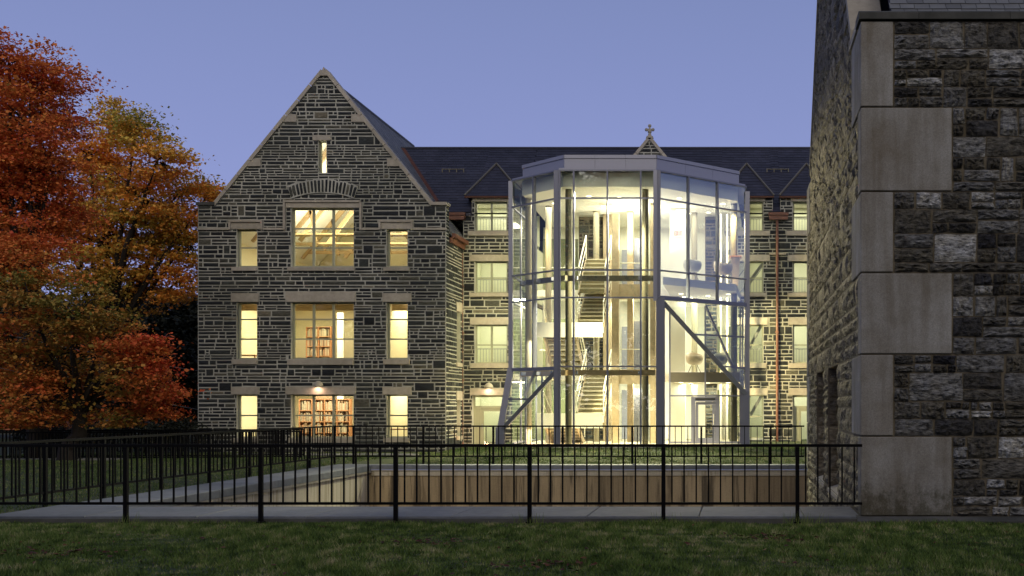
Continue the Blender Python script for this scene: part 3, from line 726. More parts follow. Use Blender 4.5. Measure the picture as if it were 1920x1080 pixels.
# window frames with panes
def window(parent, x0, x1, z0, z1, Y, cols, rows, mat='sash', fw=.055, bar=.045, glass='glass'):
    f = MB(); dpt = .07
    f.box((x0, Y-dpt/2, z0), (x0+fw*1.3, Y+dpt/2, z1)); f.box((x1-fw, Y-dpt/2, z0), (x1, Y+dpt/2, z1))
    f.box((x0+fw*1.3, Y-dpt/2, z1-fw), (x1-fw, Y+dpt/2, z1)); f.box((x0+fw*1.3, Y-dpt/2, z0), (x1-fw, Y+dpt/2, z0+fw))
    cs = [x0+fw*1.3]+[v for c in cols for v in (c-bar, c+bar)]+[x1-fw]
    rs = [z0+fw]+[v for r in rows for v in (r-bar*.62, r+bar*.62)]+[z1-fw]
    for c in cols: f.box((c-bar, Y-dpt*.7, z0+fw), (c+bar, Y+dpt*.4, z1-fw))
    for r in rows:
        for i in range(0, len(cs), 2): f.box((cs[i], Y-dpt*.4, r-bar*.62), (cs[i+1], Y+dpt*.3, r+bar*.62))
    w = f.build('window', M[mat], parent)
    for i in range(0, len(cs), 2):
        for j in range(0, len(rs), 2):
            p = MB(); p.box((cs[i], Y-.004, rs[j]), (cs[i+1], Y+.004, rs[j+1])); p.build('pane', M[glass], w)
    return w
INS = .2
for (a, b, c, d, cols, rows), h in zip(gw, gholes):
    k2 = (GY+INS)/F
    conv = lambda p: (p-PX)*k2
    window(hall, h[0]+.003, h[2]-.003, h[1]+.003, h[3]-.003, GY+INS, [conv(p) for p in cols], [EYE-(p-PY)*k2 for p in rows], fw=.05 if c-a > 20 else .03)
# trim stones: lintels, sills, hoods, string course
noston = list(gholes)
def trim(px0, py0, px1, py1, proud=.05, mat='trim', name='lintel', Y=None, thick=.2, keep=True, parent=None):
    Yw = GY if Y is None else Y; k = Yw/F
    mb = MB(); x0, x1, z0, z1 = (px0-PX)*k, (px1-PX)*k, EYE-(py1-PY)*k, EYE-(py0-PY)*k
    mb.box((x0, Yw-proud, z0), (x1, Yw+.06, z1), .5+rnd.uniform(-.15, .15)); o = mb.build(name, M[mat], parent or hall)
    if keep: noston.append((x0, z0, x1, z1))
    return o
for a, b in ((434, 486), (718, 771)):
    trim(a, 550, b, 566); trim(a, 726, b, 739.5)
    trim(a+2, 501.5, b-3, 508, .09, name='sill'); trim(a+2, 674, b-3, 683, .09, name='sill'); trim(a+2, 822, b-3, 829, .09, name='sill')
trim(536, 547, 667, 566); trim(536, 725, 667, 739.5)
trim(540, 501.5, 665, 508, .09, name='sill'); trim(540, 674, 663, 684, .09, name='sill'); trim(540, 822, 663, 830, .09, name='sill')
trim(587, 254, 621, 263.5)
# hood moulds
trim(536.5, 380, 675, 389.5, .04)
trim(532, 376, 676, 379.8, .1, name='hood_mould'); trim(532, 380, 536, 431, .1, name='hood_mould'); trim(675.2, 380, 679, 431, .1, name='hood_mould')
for a, b in ((430, 494), (711, 775)):
    trim(a+4.2, 417, b-4.2, 429.5, .04); trim(a, 413, b, 416.8, .1, name='hood_mould'); trim(a, 417, a+4, 431, .1, name='hood_mould'); trim(b-4, 417, b, 431, .1, name='hood_mould')
for a, b in ((371, 429.8), (494.2, 531.8), (679.2, 710.8), (775.2, 837)): trim(a, 427.5, b, 431.5, .08, name='string_course')
# relieving arch
arch = []
acx, acz = G(606), Z(520); n_ = 19
a_l, a_r = math.atan2(Z(360)-acz, G(543)-acx), math.atan2(Z(360)-acz, G(669)-acx)
rin = math.hypot(G(545)-acx, Z(374)-acz); rout = math.hypot(G(540)-acx, Z(349)-acz)

for i in range(n_):
    t0 = a_l+(a_r-a_l)*i/n_; t1 = a_l+(a_r-a_l)*(i+1)/n_
    P_ = lambda r, t: (acx+r*math.cos(t), acz+r*math.sin(t))
    dr = rnd.uniform(-.03, .03)
    poly = [P_(rin, t1), P_(rin, t0), P_(rout+dr, t0), P_(rout+dr, t1)]
    if area(poly) < 0: poly = poly[::-1]
    arch.append(poly)
for poly in arch:
    backing_arch = MB(); backing_arch.prism([(p[0], GY-.05, p[1]) for p in poly], (0, .045, 0)); ab = backing_arch.build('arch_mortar', M['mortar'], hall)
# gable copings and shoulders
def rake_stones(xa_, za_, xb, zb, Yf, nseg, w=.13, depth=.45, parent=hall, proud=.07):
    for i in range(nseg):
        a = i/nseg; b = (i+1)/nseg-.003
        x0, z0, x1, z1 = xa_+(xb-xa_)*a, za_+(zb-za_)*a, xa_+(xb-xa_)*b, za_+(zb-za_)*b
        L_ = math.hypot(x1-x0, z1-z0); nx, nz = -(z1-z0)/L_, (x1-x0)/L_
        if nz < 0: nx, nz = -nx, -nz
        mb = MB(); mb.prism([(x0, Yf-proud, z0), (x1, Yf-proud, z1), (x1+nx*w, Yf-proud, z1+nz*w), (x0+nx*w, Yf-proud, z0+nz*w)], (0, depth, 0), .5+rnd.uniform(-.2, .2)); mb.build('gable_coping', M['trim'], parent)
rake_stones(G(404), SH-.02, APX, APZ-.02, GY, 9); rake_stones(G(808), SH-.02, APX, APZ-.02, GY, 9)
mb = MB(); mb.box((GX0-.05, GY-.08, SH), (G(404), GY+.42, SH+.12)); mb.build('kneeler', M['kerb'], hall)
mb = MB(); mb.box((G(808), GY-.08, SH), (GX1+.05, GY+.42, SH+.12)); mb.build('kneeler', M['trim'], hall)
mb = MB(); mb.prism([(APX-.14, GY-.09, APZ-.2), (APX+.14, GY-.09, APZ-.2), (APX, GY-.09, APZ+.13)], (0, .5, 0)); mb.build('apex_stone', M['trim'], hall)
for py in (222, 305):   # bonding stones under the coping
    for s_ in (-1, 1):
        xr = s_*(APZ-Z(py))/RISE; w = .3
        mb = MB(); z0, z1 = Z(py+7), Z(py-7)
        a = APX+s_*(APZ-z0)/RISE; b = APX+s_*(APZ-z1)/RISE; inn = b-s_*w
        mb.prism([(a, GY-.055, z0), (inn, GY-.055, z0), (inn, GY-.055, z1), (b, GY-.055, z1)], (0, .1, 0)); mb.build('bonding_stone', M['trim'], hall)
        noston.append((min(a, inn), z0, max(a, inn), z1))
# stones of the gable front
specs = []; rg = random.Random(5)
def add_specs(specs, rects, mp, holes, clips, scale, flip=False, gap=.012, prot=.03, extra_poly=()):
    for r0 in rects:
        rs = [r0]
        for h in holes: rs = [q for r in rs for q in subtract(r, h)]
        for r in rs:
            if r[2]-r[0] < .07 or r[3]-r[1] < .045: continue
            poly = [(r[0], r[1]), (r[2], r[1]), (r[2], r[3]), (r[0], r[3])]
            for c in clips:
                if len(poly) > 2: poly = clip_half(poly, *c)
            if len(poly) < 3 or abs(area(poly)) < .006: continue
            def fn(mb, poly=poly, seed=rg.random()):
                stone_mesh(mb, poly, mp, gap, prot, random.Random(seed), 0, flip)
            specs.append((abs(area(poly))*scale, fn))
bands_far = [.11, .14, .17, .2, .24, .28, .34]
add_specs(specs, rubble(GX0+.01, GX1-.01, -0.5, SH-.01, bands_far, (.22, 1.0), .10, rg, .88), gfm, noston, [], 1)
add_specs(specs, rubble(G(404), G(808), SH+.01, APZ-.1, bands_far, (.22, .95), .10, rg, .88), gfm, noston, [cL, cR], 1)
for poly in arch:
    specs.append((5, lambda mb, poly=poly: stone_mesh(mb, poly, gfm, .011, .085, random.Random(int(poly[0][0]*999)), 0)))
# right flank of the gable wing
fl = lambda u, v, d: (GX1+d, u, v)
fholes = [(43.55, Z(672)-.1, 44.15, Z(567)-.2), (43.55, Z(820), 44.15, Z(745)-.1)]
mb = MB(); wall_with_holes(mb, fl, GY+.41, MY, -0.6, 8.35, fholes, .35); mb.build('flank_wall', M['mortar'], hall)
mb = MB(); mb.box((GX1-.34, GY+.004, -.59), (GX1-.002, GY+.395, SH-.004)); mb.build('wall_return', M['mortar'], hall)
add_specs(specs, rubble(GY+.01, MY-.01, -0.3, 8.3, bands_far, (.3, .8), .105, rg, .6), fl, fholes+[(43.45, h[3], 44.3, h[3]+.35) for h in fholes], [], .12)
add_specs(specs, rubble(GY+.01, GY+.4, 8.31, SH-.02, bands_far, (.3, .8), .105, rg, .6), fl, [], [], .12)
for h in fholes:
    mb = MB(); mb.box((GX1-.05, h[0]-.1, h[3]), (GX1+.05, h[2]+.15, h[3]+.35)); mb.build('lintel', M['trim'], hall)
    mb = MB(); mb.box((GX1-.05, h[0]-.1, h[1]-.15), (GX1+.07, h[2]+.1, h[1])); mb.build('sill', M['trim'], hall)
    f = MB(); f.box((GX1-.2, h[0]+.003, h[1]+.003), (GX1-.15, h[0]+.06, h[3]-.003)); f.box((GX1-.2, h[2]-.06, h[1]+.003), (GX1-.15, h[2]-.003, h[3]-.003)); f.box((GX1-.2, h[0]+.06, (h[1]+h[3])/2-.03), (GX1-.15, h[2]-.06, (h[1]+h[3])/2+.03)); w_ = f.build('window', M['sash'], hall)
    f = MB(); f.box((GX1-.18, h[0]+.06, h[1]+.003), (GX1-.17, h[2]-.06, (h[1]+h[3])/2-.03)); f.box((GX1-.18, h[0]+.06, (h[1]+h[3])/2+.03), (GX1-.17, h[2]-.06, h[3]-.003)); f.build('pane', M['glass'], w_)

# long range facade
K2 = MY/F
def X2(px): return (px-PX)*K2
def Z2(py): return EYE-(py-PY)*K2
mfm = lambda u, v, d: (u, MY-d, v)
MX0, MX1 = GX1+.002, 8.6
EAVE = Z2(399)
rows2 = [(378, 433), (490, 549), (609, 681)]
colsL = [(890, 951)]; colsR = [(1372, 1431), (1486.5, 1546), (1600, 1660)]
mholes = []; mwin = []
for c in colsL+colsR:
    for r in rows2: mholes.append((X2(c[0]), Z2(r[1]), X2(c[1]), Z2(r[0]))); mwin.append((c, r))
doorL = (X2(886), Z2(848), X2(946), Z2(741)); doorR = (X2(1486.5), Z2(842), X2(1546), Z2(741))
gwin = (X2(1372), Z2(822), X2(1431), Z2(740))
mholes += [doorL, doorR, gwin]
atrium = (X2(1002), .25, X2(1383), 9.54)          # opening behind the glass pavilion
# dormer walls rise above the eave; facade outline is the union of columns
dorm = [(931, 52), (1174, 60), (1400, 51), (1512, 51), (1624, 51)]
DZ = Z2(369)
fw = MB(); wall_with_holes(fw, mfm, MX0, MX1, -.6, EAVE, [tuple((h[0], h[1], h[2], min(h[3], EAVE))) for h in mholes]+[atrium], .35)
dwalls = []
for c, hw in dorm:
    if c == 1174: continue
    a, b = max(X2(c-hw+2), MX0+.35), X2(c+hw-2)
    hs = [(h[0], max(h[1], EAVE), h[2], h[3]) for h in mholes if h[3] > EAVE+.05 and h[0] < (a+b)/2 < h[2]]
    wall_with_holes(fw, mfm, a, b, EAVE, DZ, hs, .35); dwalls.append((a, b))
# small central gable
CGX, CGZ = X2(1218), Z2(262); c1 = (-RISE, 1, CGZ-RISE*CGX); c2 = (RISE, 1, CGZ+RISE*CGX)
wall_with_holes(fw, mfm, CGX-(CGZ-EAVE)/RISE, CGX+(CGZ-EAVE)/RISE, EAVE, CGZ, [], .35, clips=[c1, c2])
fw.build('range_wall', M['mortar'], hall)
rake_stones(CGX-(CGZ-EAVE)/RISE, EAVE, CGX, CGZ, MY, 5, .12, .42); rake_stones(CGX+(CGZ-EAVE)/RISE, EAVE, CGX, CGZ, MY, 5, .12, .42)
# finial
fm = MB(); k = MY-.0
fm.lathe([(.16, 0), (.14, .08), (.07, .13), (.055, .22), (.09, .27), (.05, .33), (.03, .5), (.0, .52)], (CGX, MY+.05, CGZ+.06), 10)
for dx, dz in ((-.13, .34), (.13, .34), (0, .5)): fm.lathe([(0, -.07), (.055, -.05), (.075, 0), (.055, .05), (0, .07)], (CGX+dx, MY+.05, CGZ+.08+dz), 8)
fm.box((CGX-.14, MY+.02, CGZ+.38), (CGX+.14, MY+.08, CGZ+.45)); fm.build('cross_finial', M['trim'], hall)
mno = [h for h in mholes]+[(atrium[0], atrium[1], atrium[2], atrium[3])]
def trim2(px0, py0, px1, py1, proud=.05, name='lintel', mat='trim'):
    k = K2; mb = MB(); x0, x1, z0, z1 = X2(px0), X2(px1), Z2(py1), Z2(py0)
    mb.box((x0, MY-proud, z0), (x1, MY+.06, z1), .5+rnd.uniform(-.15, .15)); mb.build(name, M[mat], hall); mno.append((x0, z0, x1, z1))
for c in colsL+colsR:
    trim2(c[0]-3, 370.5, c[1]+3, 377.8, .06)
    trim2(c[0]-12, 433.2, c[1]+12, 442, .09, 'sill')
    trim2(c[0]-9, 478, c[1]+12, 489.8, .06); trim2(c[0]-9, 549.2, c[1]+6, 556, .09, 'sill')
    trim2(c[0]-8, 596, c[1]+8, 608.8, .06); trim2(c[0]-8, 681.2, c[1]+6, 690, .09, 'sill')
    trim2(c[0]-8, 728, c[1]+8, 740.8, .06)
for c in ((1443, 474.8, 1474, 477.9),): trim2(*c, .1, 'string_course')
add_specs(specs, rubble(MX0+.01, MX1, -.3, EAVE-.01, bands_far, (.3, .85), .105, rg, .7), mfm, mno, [], .05)
for a, b in dwalls: add_specs(specs, rubble(a, b, EAVE, DZ-.02, bands_far, (.3, .8), .105, rg, .7), mfm, mno, [], .1)
add_specs(specs, rubble(CGX-(CGZ-EAVE)/RISE, CGX+(CGZ-EAVE)/RISE, EAVE+.01, CGZ-.1, bands_far, (.3, .8), .105, rg, .7), mfm, [], [c1, c2], .05)
lay_stones(specs, M['far_stone'], hall)
for c, r in mwin:
    k3 = (MY+.2)/F
    window(hall, X2(c[0])+.003, X2(c[1])-.003, Z2(r[1])+.003, Z2(r[0])-.003, MY+.18, [(X2(c[0])+X2(c[1]))/2], [EYE-((r[0]+r[1])/2+2-PY)*k3], fw=.05, bar=.04)
window(hall, gwin[0]+.003, gwin[2]-.003, gwin[1]+.003, gwin[3]-.003, MY+.18, [(gwin[0]+gwin[2])/2], [(gwin[1]+gwin[3])/2])
# guard rails inside the windows
for c, r in mwin:
    mb = MB(); a, b, z0 = X2(c[0]), X2(c[1]), Z2(r[1]); y = MY+.75
    mb.beam((a-.3, y, z0+.62), (b+.3, y, z0+.62), .03, .03); mb.beam((a-.3, y, z0+.05), (b+.3, y, z0+.05), .03, .03)
    u = a-.3
    while u < b+.3: mb.box((u-.008, y-.008, z0+.05), (u+.008, y+.008, z0+.62)); u += .12
    mb.build('guard_rail', M['frame_lt'], hall)
# doors of the long range
def door(parent, x0, x1, z0, z1, Y, transom, leafx):
    f = MB(); w = .07
    f.box((x0, Y-.05, z0), (x0+w, Y+.05, z1)); f.box((x1-w, Y-.05, z0), (x1, Y+.05, z1)); f.box((x0+w, Y-.05, z1-w), (x1-w, Y+.05, z1)); f.box((x0+w, Y-.05, transom-.04), (x1-w, Y+.05, transom+.04))
    d = f.build('door', M['sash'], parent)
    l = MB(); a, b = leafx; s = .12
    l.box((a, Y-.03, z0+.01), (a+s, Y+.02, transom-.045)); l.box((b-s, Y-.03, z0+.01), (b, Y+.02, transom-.045)); l.box((a+s, Y-.03, z0+.01), (b-s, Y+.02, z0+.3)); l.box((a+s, Y-.03, transom-.18), (b-s, Y+.02, transom-.045))
    if a > x0+w+.02: l.box((x0+w, Y-.03, z0+.01), (a-.01, Y+.02, transom-.045))
    if b < x1-w-.02: l.box((b+.01, Y-.03, z0+.01), (x1-w, Y+.02, transom-.045))
    l.build('door_leaf', M['sash'], d)
    p = MB(); p.box((a+s, Y-.008, z0+.3), (b-s, Y, transom-.18)); p.box((x0+w, Y-.008, transom+.04), (x1-w, Y, z1-w)); p.build('pane', M['glass'], d)
    h = MB(); h.tube([(a+.06, Y-.09, z0+.95), (a+.06, Y-.09, z0+1.15)], .015); h.box((a+.05, Y-.09, z0+.96), (a+.07, Y-.03, z0+.98)); h.box((a+.05, Y-.09, z0+1.12), (a+.07, Y-.03, z0+1.14)); h.build('door_handle', M['frame_lt'], d)
    return d
door(hall, doorL[0]+.003, doorL[2]-.003, doorL[1]+.003, doorL[3]-.003, MY+.2, Z2(763), (X2(900), X2(944)))
door(hall, doorR[0]+.003, doorR[2]-.003, doorR[1]+.003, doorR[3]-.003, MY+.2, Z2(763), (X2(1497), X2(1541)))

# roofs (slates laid in overlapping courses)
def slate_field(name, mat, origin, uvec, svec, ulen, slen, parent, course=.2, wid=.32, clip=None, th=.012, lift=.02):
    uvec = Vector(uvec).normalized(); svec = Vector(svec).normalized(); nv = uvec.cross(svec).normalized()
    if nv.z < 0: nv = -nv
    o0 = Vector(origin); mb = MB(); row = 0; s = 0.0
    while s < slen:
        u = -(row % 2)*wid/2
        while u < ulen:
            a = max(0, u+.004); b = min(ulen, u+wid-.004); s1 = min(slen, s+course*1.1)
            if b-a > .03:
                poly = [(a, s), (b, s), (b, s1), (a, s1)]
                if clip:
                    for c in clip:
                        if len(poly) > 2: poly = clip_half(poly, *c)
                if len(poly) >= 3 and abs(area(poly)) > .002:
                    pts = [o0+uvec*p[0]+svec*p[1]+nv*(lift+.014*(1-(p[1]-s)/max(.01, s1-s))) for p in poly]
                    mb.prism(pts, -nv*th, min(1, max(0, rnd.gauss(.45, .22))))
            u += wid
        s += course; row += 1
    o = mb.build(name, M[mat], parent); o['kind'] = 'stuff'; return o
RZ = 14.3; RYE = 53.5
GEZ = RZ-RISE*(GX1+.12-APX)
mb = MB()
for s_, xe in ((1, GX1+.12), (-1, GX0-.12)):
    z_e = RZ-RISE*abs(xe-APX)
    mb.prism([(APX, GY+.36, RZ), (xe, GY+.36, z_e), (xe, GY+.36, z_e-.12), (APX, GY+.36, RZ-.14)], (0, RYE-GY-.36, 0))
mb.build('wing_roof', M['slate_grey'], hall)
sl = math.hypot(GX1+.12-APX, RZ-GEZ)
slate_field('wing_slates', 'slate_grey', (GX1+.12, GY+.4, GEZ), (0, 1, 0), (-1, 0, RISE), RYE-GY-.4, sl, hall, .22, .34)
mb = MB(); mb.tube([(APX, GY+.42, RZ+.04), (APX, RYE, RZ+.04)], .07, 8); mb.build('ridge_tiles', M['slate_grey'], hall)
mb = MB(); wall_with_holes(mb, lambda u, v, d: (u, RYE+d, v), GX0, GX1, -.6, RZ-.1, [], .3, clips=[(-RISE, 1.0, RZ-.15-RISE*APX), (RISE, 1.0, RZ-.15+RISE*APX)], flip=True); mb.box((GX0, GY+.4, -.6), (GX0+.35, RYE-.3, GEZ)); mb.box((GX1-.35, 49, -.6), (GX1, RYE-.3, GEZ)); mb.build('rear_wall', M['mortar'], hall)
mb = MB(); mb.beam((GX1+.17, GY+.42, GEZ-.08), (GX1+.17, MY-.1, GEZ-.08), .16, .15); mb.beam((GX1+.06, GY+.42, GEZ-.26), (GX1+.06, MY-.1, GEZ-.26), .1, .2); mb.build('copper_gutter', M['copper'], hall)
# main roof
MRY, MRZ = 48.0, 12.93; sv = Vector((0, MRY-MY+.1, MRZ-EAVE)); mlen = sv.length
x_left = -15.0
dsp = []
for c, hw in dorm:
    if c == 1174: continue
    dsp.append((max(X2(c-hw+3), MX0+.35), X2(c+hw-3)))
segs = []; xcur = x_left
for a, b in dsp: segs += [(xcur, a, False), (a, b, True)]; xcur = b
segs.append((xcur, MX1, False))
dY = MY-.1+(DZ-EAVE)/sv.z*sv.y
mb = MB()
for a, b, isd in segs:
    if b-a < .02: continue
    y0_, z0_ = (dY, DZ) if isd else (MY-.1, EAVE)
    mb.prism([(a, y0_, z0_-.02), (a, MRY, MRZ-.02), (a, MRY+3.6, EAVE), (a, MRY+3.6, EAVE-.15), (a, MRY, MRZ-.2), (a, y0_, z0_-.15)], (b-a, 0, 0))
mb.build('range_roof', M['slate'], hall)
# cut away what would stand out in front of the wing: the slates start at the valley
def valley_clip(xl, s0):
    # gable slope: z = RZ - RISE*(X-APX); main: z=EAVE+s*sz ; keep X >= APX+(RZ-z)/RISE
    sz = sv.z/mlen; return [(-1.0, -sz/RISE, -(APX+(RZ-EAVE-s0*sz)/RISE-xl)+.02)]
for a, b, isd in segs:
    s0 = (DZ-EAVE)/sv.z*mlen if isd else 0.0; o_s = Vector((a, MY-.1, EAVE))+sv*(s0/mlen)
    if b-a > .02: slate_field('range_slates', 'slate', o_s, (1, 0, 0), sv, b-a, mlen-s0, hall, .2, .34, clip=valley_clip(a, s0))
mb = MB(); mb.tube([(-15.0, MRY, MRZ+.03), (MX1, MRY, MRZ+.03)], .06, 8); mb.build('ridge_tiles', M['slate'], hall)
vp = []
for z_ in (EAVE+.5, MRZ): vp.append((APX+(RZ-z_)/RISE+.05, MY-.1+(z_-EAVE)/sv.z*sv.y, z_+.05))
mb = MB(); mb.beam(vp[0], vp[1], .16, .03, up=(0, -.7, .7)); mb.build('valley_flashing', M['copper_dark'], hall)
mb = MB(); mb.box((MX0, MRY+3.3, -.6), (MX1, MRY+3.6, EAVE-.16)); mb.box((MX1-.3, MY+.36, -.6), (MX1, MRY+3.29, EAVE-.16)); mb.build('rear_wall', M['mortar'], hall)
# eave fascia, copper
for a, b in ((838, 873), (1442, 1477)):
    mb = MB(); mb.box((X2(a), MY-.22, Z2(413)), (X2(b), MY-.001, Z2(405))); mb.box((X2(a)-.03, MY-.27, Z2(404.8)), (X2(b)+.03, MY-.001, Z2(400))); mb.build('copper_hopper', M['copper'], hall)
# dormers: hipped slate caps
for c, hw in dorm:
    if c == 1174: continue
    a, b = max(X2(c-hw), MX0+.2) if c != 931 else X2(873), X2(c+hw); m_ = X2(c)*1.0
    ap = Vector(((c-PX)/F*46.0, 46.0, EYE-(309-PY)/F*46.0)); back = Vector((ap.x, MY-.1+(ap.z-EAVE)/sv.z*sv.y, ap.z))
    L0 = Vector((a, MY-.15, DZ)); R0 = Vector((b, MY-.15, DZ)); by = MY-.1+(DZ-EAVE)/sv.z*sv.y
    L1 = Vector((a, by, DZ)); R1 = Vector((b, by, DZ))
    mb = MB(); mb.add([L0, R0, ap, back, R1, L1], [(0, 1, 2), (1, 4, 3, 2), (5, 0, 2, 3), (0, 5, 4, 1)], .45)
    d = mb.build('dormer_roof', M['slate'], hall)
    mb = MB(); uu = (R0-L0).normalized(); mid = (L0+R0)/2; ss = (ap-mid); sl_ = ss.length
    # slates on the front hip
    W = (R0-L0).length; apu = (ap-L0).dot(uu); svv = (ap-(L0+uu*apu)); H_ = svv.length
    slate_field('dormer_slates', 'slate', L0, uu, svv, W, H_, d, .2, .3, clip=[(-H_, apu, 0.0), (H_, W-apu, H_*W)], lift=.012)
    for q in (L0, R0):
        mb = MB(); mb.beam(q+Vector((0, -.02, .04)), ap+Vector((0, -.02, .06)), .07, .05); mb.build('hip_flashing', M['steel'], d)
    mb = MB(); mb.tube([ap, back], .05, 6); mb.build('ridge_cap', M['slate'], d)
    mb = MB(); mb.box((a, MY-.2, DZ-.07), (b, MY-.06, DZ+.0)); mb.build('eave_board', M['copper_dark'], hall)
    mb = MB(); x_a, x_b = X2(c-hw+9), X2(c+hw-9); x_a = max(x_a, MX0+.35)
    for xx in (x_a+.02, x_b-.02):
        mb.prism([(xx-.02, MY+.36, EAVE), (xx-.02, MY+.36, DZ), (xx-.02, by, DZ)], (.04, 0, 0))
    mb.build('dormer_cheek', M['slate'], hall)
# snow guards
for cx, ww in ((850, 20), (1458, 20)):
    y_ = MY-.1+.62*sv.y; z_ = EAVE+.62*sv.z+.1
    a, b = xa(cx-ww, y_), xa(cx+ww, y_)
    mb = MB(); mb.tube([(a, y_-.05, z_), (b, y_-.05, z_)], .025, 6)
    for k in range(4):
        u = a+(b-a)*k/3; mb.box((u-.02, y_-.07, z_-.14), (u+.02, y_-.03, z_+.03))
    mb.build('snow_guard', M['steel'], hall)
# downpipes
def pipe(px, Yp, py0, py1, off=.12):
    x = (px-PX)/F*Yp; mb = MB(); z0, z1 = EYE-(py1-PY)/F*Yp, EYE-(py0-PY)/F*Yp
    mb.tube([(x, Yp-off, z1), (x, Yp-off, z0+.3), (x+.03, Yp-off, z0+.15), (x+.08, Yp-off-.15, z0)], .055, 8)
    z = z0+.8
    while z < z1: mb.box((x-.075, Yp-off-.06, z), (x+.075, Yp-.01, z+.06)); z += 1.9
    o = mb.build('downpipe', M['copper'], hall); return o
pipe(1457, MY, 414, 836); pipe(867.5, MY, 470, 838, .14)

# interiors of the hall: storeys
inn = MB(); FL = [-0.05, 2.95, 6.25]
X0i, X1i, Y0i, Y1i = GX0+.36, GX1-.36, GY+.41, 49.5
for k_, (z0, z1) in enumerate(((0.0, 2.8), (2.95, 6.05))):
    rm = MB(); rm.box((X0i, Y0i, z0-.14), (X1i, Y1i, z0), mi=1); rm.box((X0i, Y0i, z1), (X1i, Y1i, z1+.02), mi=2)
    rm.box((X0i, Y1i, z0), (X1i, Y1i+.1, z1)); rm.box((X0i-.005, Y0i, z0), (X0i+.05, Y1i, z1)); rm.box((X1i-.05, Y0i, z0), (X1i+.005, Y1i, z1))
    for xw in (G(700),): rm.box((xw-.05, Y0i+1.4, z0), (xw+.05, Y1i, z1))
    rm.build('storey_interior', [M['plaster'], M['carpet'], M['ceil']], hall)
rm = MB(); rm.box((X0i, Y0i, 6.1), (X1i, Y1i+3, 6.25), mi=1); rm.box((X0i, 52.9, 6.25), (X1i, 53, 12.8))
rm.box((X0i-.005, Y0i, 6.25), (X0i+.05, 52.9, 8.3)); rm.box((X1i-.05, Y0i, 6.25), (X1i+.005, 52.9, 8.3))
for s_ in (-1, 1):
    rm.prism([(APX, Y0i, RZ-.4), (APX+s_*4.5, Y0i, RZ-.4-4.5*RISE), (APX+s_*4.5, Y0i, RZ-.45-4.5*RISE), (APX, Y0i, RZ-.46)], (0, 10.4, 0), mi=2)
rm.build('storey_interior', [M['plaster'], M['carpet'], M['ceil']], hall)
for i in range(3):
    y = 45.4+i*2.6; mb = MB()
    mb.beam((X0i, y, 8.75), (X1i, y, 8.75), .1, .14)
    for s_ in (-1, 1):
        mb.beam((APX+s_*4.3, y, 8.5), (APX, y, 13.5), .14, .2); mb.beam((APX+s_*2.3, y, 8.5), (APX+s_*.3, y, 11.2), .12, .16); mb.beam((APX+s_*2.6, y, 8.6), (APX+s_*2.9, y, 10.4), .1, .14)
    mb.build('roof_truss', M['darkwood'], hall)
for zt_, yy in ((6.05, 44.1), (2.8, 44.3)):
    hgt = .55 if zt_ > 5 else .2
    rm = MB(); rm.box((X0i+.06, yy, zt_-hgt), (X1i-.06, yy+.12, zt_-.003)); rm.build('soffit_drop', M['darkwood'], hall)
for zt_ in (6.045, 2.795):
    for px_ in (580, 640, 740):
        rm = MB(); xx = xa(px_, 45.5); rm.box((xx-.5, 45.4, zt_-.06), (xx+.5, 45.6, zt_-.002)); rm.build('ceiling_lamp', M['lampglow'], hall)
for a_, b_ in ((455, 458), (741, 744), (636, 639)):
    for zz_ in (0.01, 2.96):
        rm = MB(); rm.box((xa(a_-4, 47), 47, zz_), (xa(b_+4, 47), 47.1, zz_+2.7)); rm.build('pilaster', M['ceil'], hall)
# long range storeys
for (z0, z1) in ((0.1, 2.75), (2.95, 5.75), (5.95, 8.2), (8.35, 10.0)):
    y0 = MY+.36; y1 = 47.4 if z1 < 9 else 46.2
    for xa0, xa1 in ((MX0, -8.45), (.42, MX1-.31)):
        rm = MB(); rm.box((xa0, y0, z0-.12), (xa1, y1, z0), mi=1); rm.box((xa0, y0+.3 if z1 > 9 else y0, z1), (xa1, y1, z1+.02), mi=2); rm.box((xa0, y1, z0-.12), (xa1, y1+.1, z1+.05)); rm.box((xa0-.05, y0, z0), (xa0+.05, y1, z1)); rm.box((xa1-.05, y0, z0), (xa1+.05, y1, z1))
        rm.build('corridor_interior', [M['green_plaster'], M['carpet'], M['ceil']], hall)
# stair seen in the corridor windows right of the pavilion
for z0, z1 in ((.1, 2.95), (2.95, 5.95), (5.95, 8.35)):
    mb = MB(); mb.beam((X2(1385), MY+1.6, z0+.3), (X2(1436), MY+1.6, z1-.6), .9, .12, up=(0, 0, 1)); mb.beam((X2(1385), MY+1.1, z0+1.1), (X2(1436), MY+1.1, z1+.2), .03, .04); mb.build('corridor_stair', M['frame_lt'], hall)

def area_light(name, loc, sx, sy, power, col, up=False, rot=None, spread=None):
    d = bpy.data.lights.new(name, 'AREA'); d.shape = 'RECTANGLE'; d.size = sx; d.size_y = sy; d.energy = power; d.color = col
    if spread: d.spread = R(spread)
    o = bpy.data.objects.new(name, d); COL.objects.link(o); o.location = loc
    o.rotation_euler = rot if rot else ((R(180), 0, 0) if up else (0, 0, 0)); return o
WARM = (1.0, 0.89, 0.65); WGR = (1.0, 0.95, 0.73)
area_light('room_light', (APX, 46, 2.75), 5, 2, 330, WARM); area_light('room_light', (G(455)+.3, 45, 2.75), 1, 2, 130, WARM); area_light('room_light', (G(750), 45, 2.75), 1, 2, 130, WARM)
area_light('room_light', (APX, 46, 5.98), 5, 2, 380, WARM); area_light('room_light', (G(455)+.3, 45, 5.98), 1, 2, 140, WARM); area_light('room_light', (G(750), 45, 5.98), 1, 2, 150, WARM)
area_light('attic_light', (APX, 46.5, 8.2), 5, 6, 420, WARM); area_light('attic_light', (APX, 46.5, 8.75), 5, 6, 650, WARM, up=True)
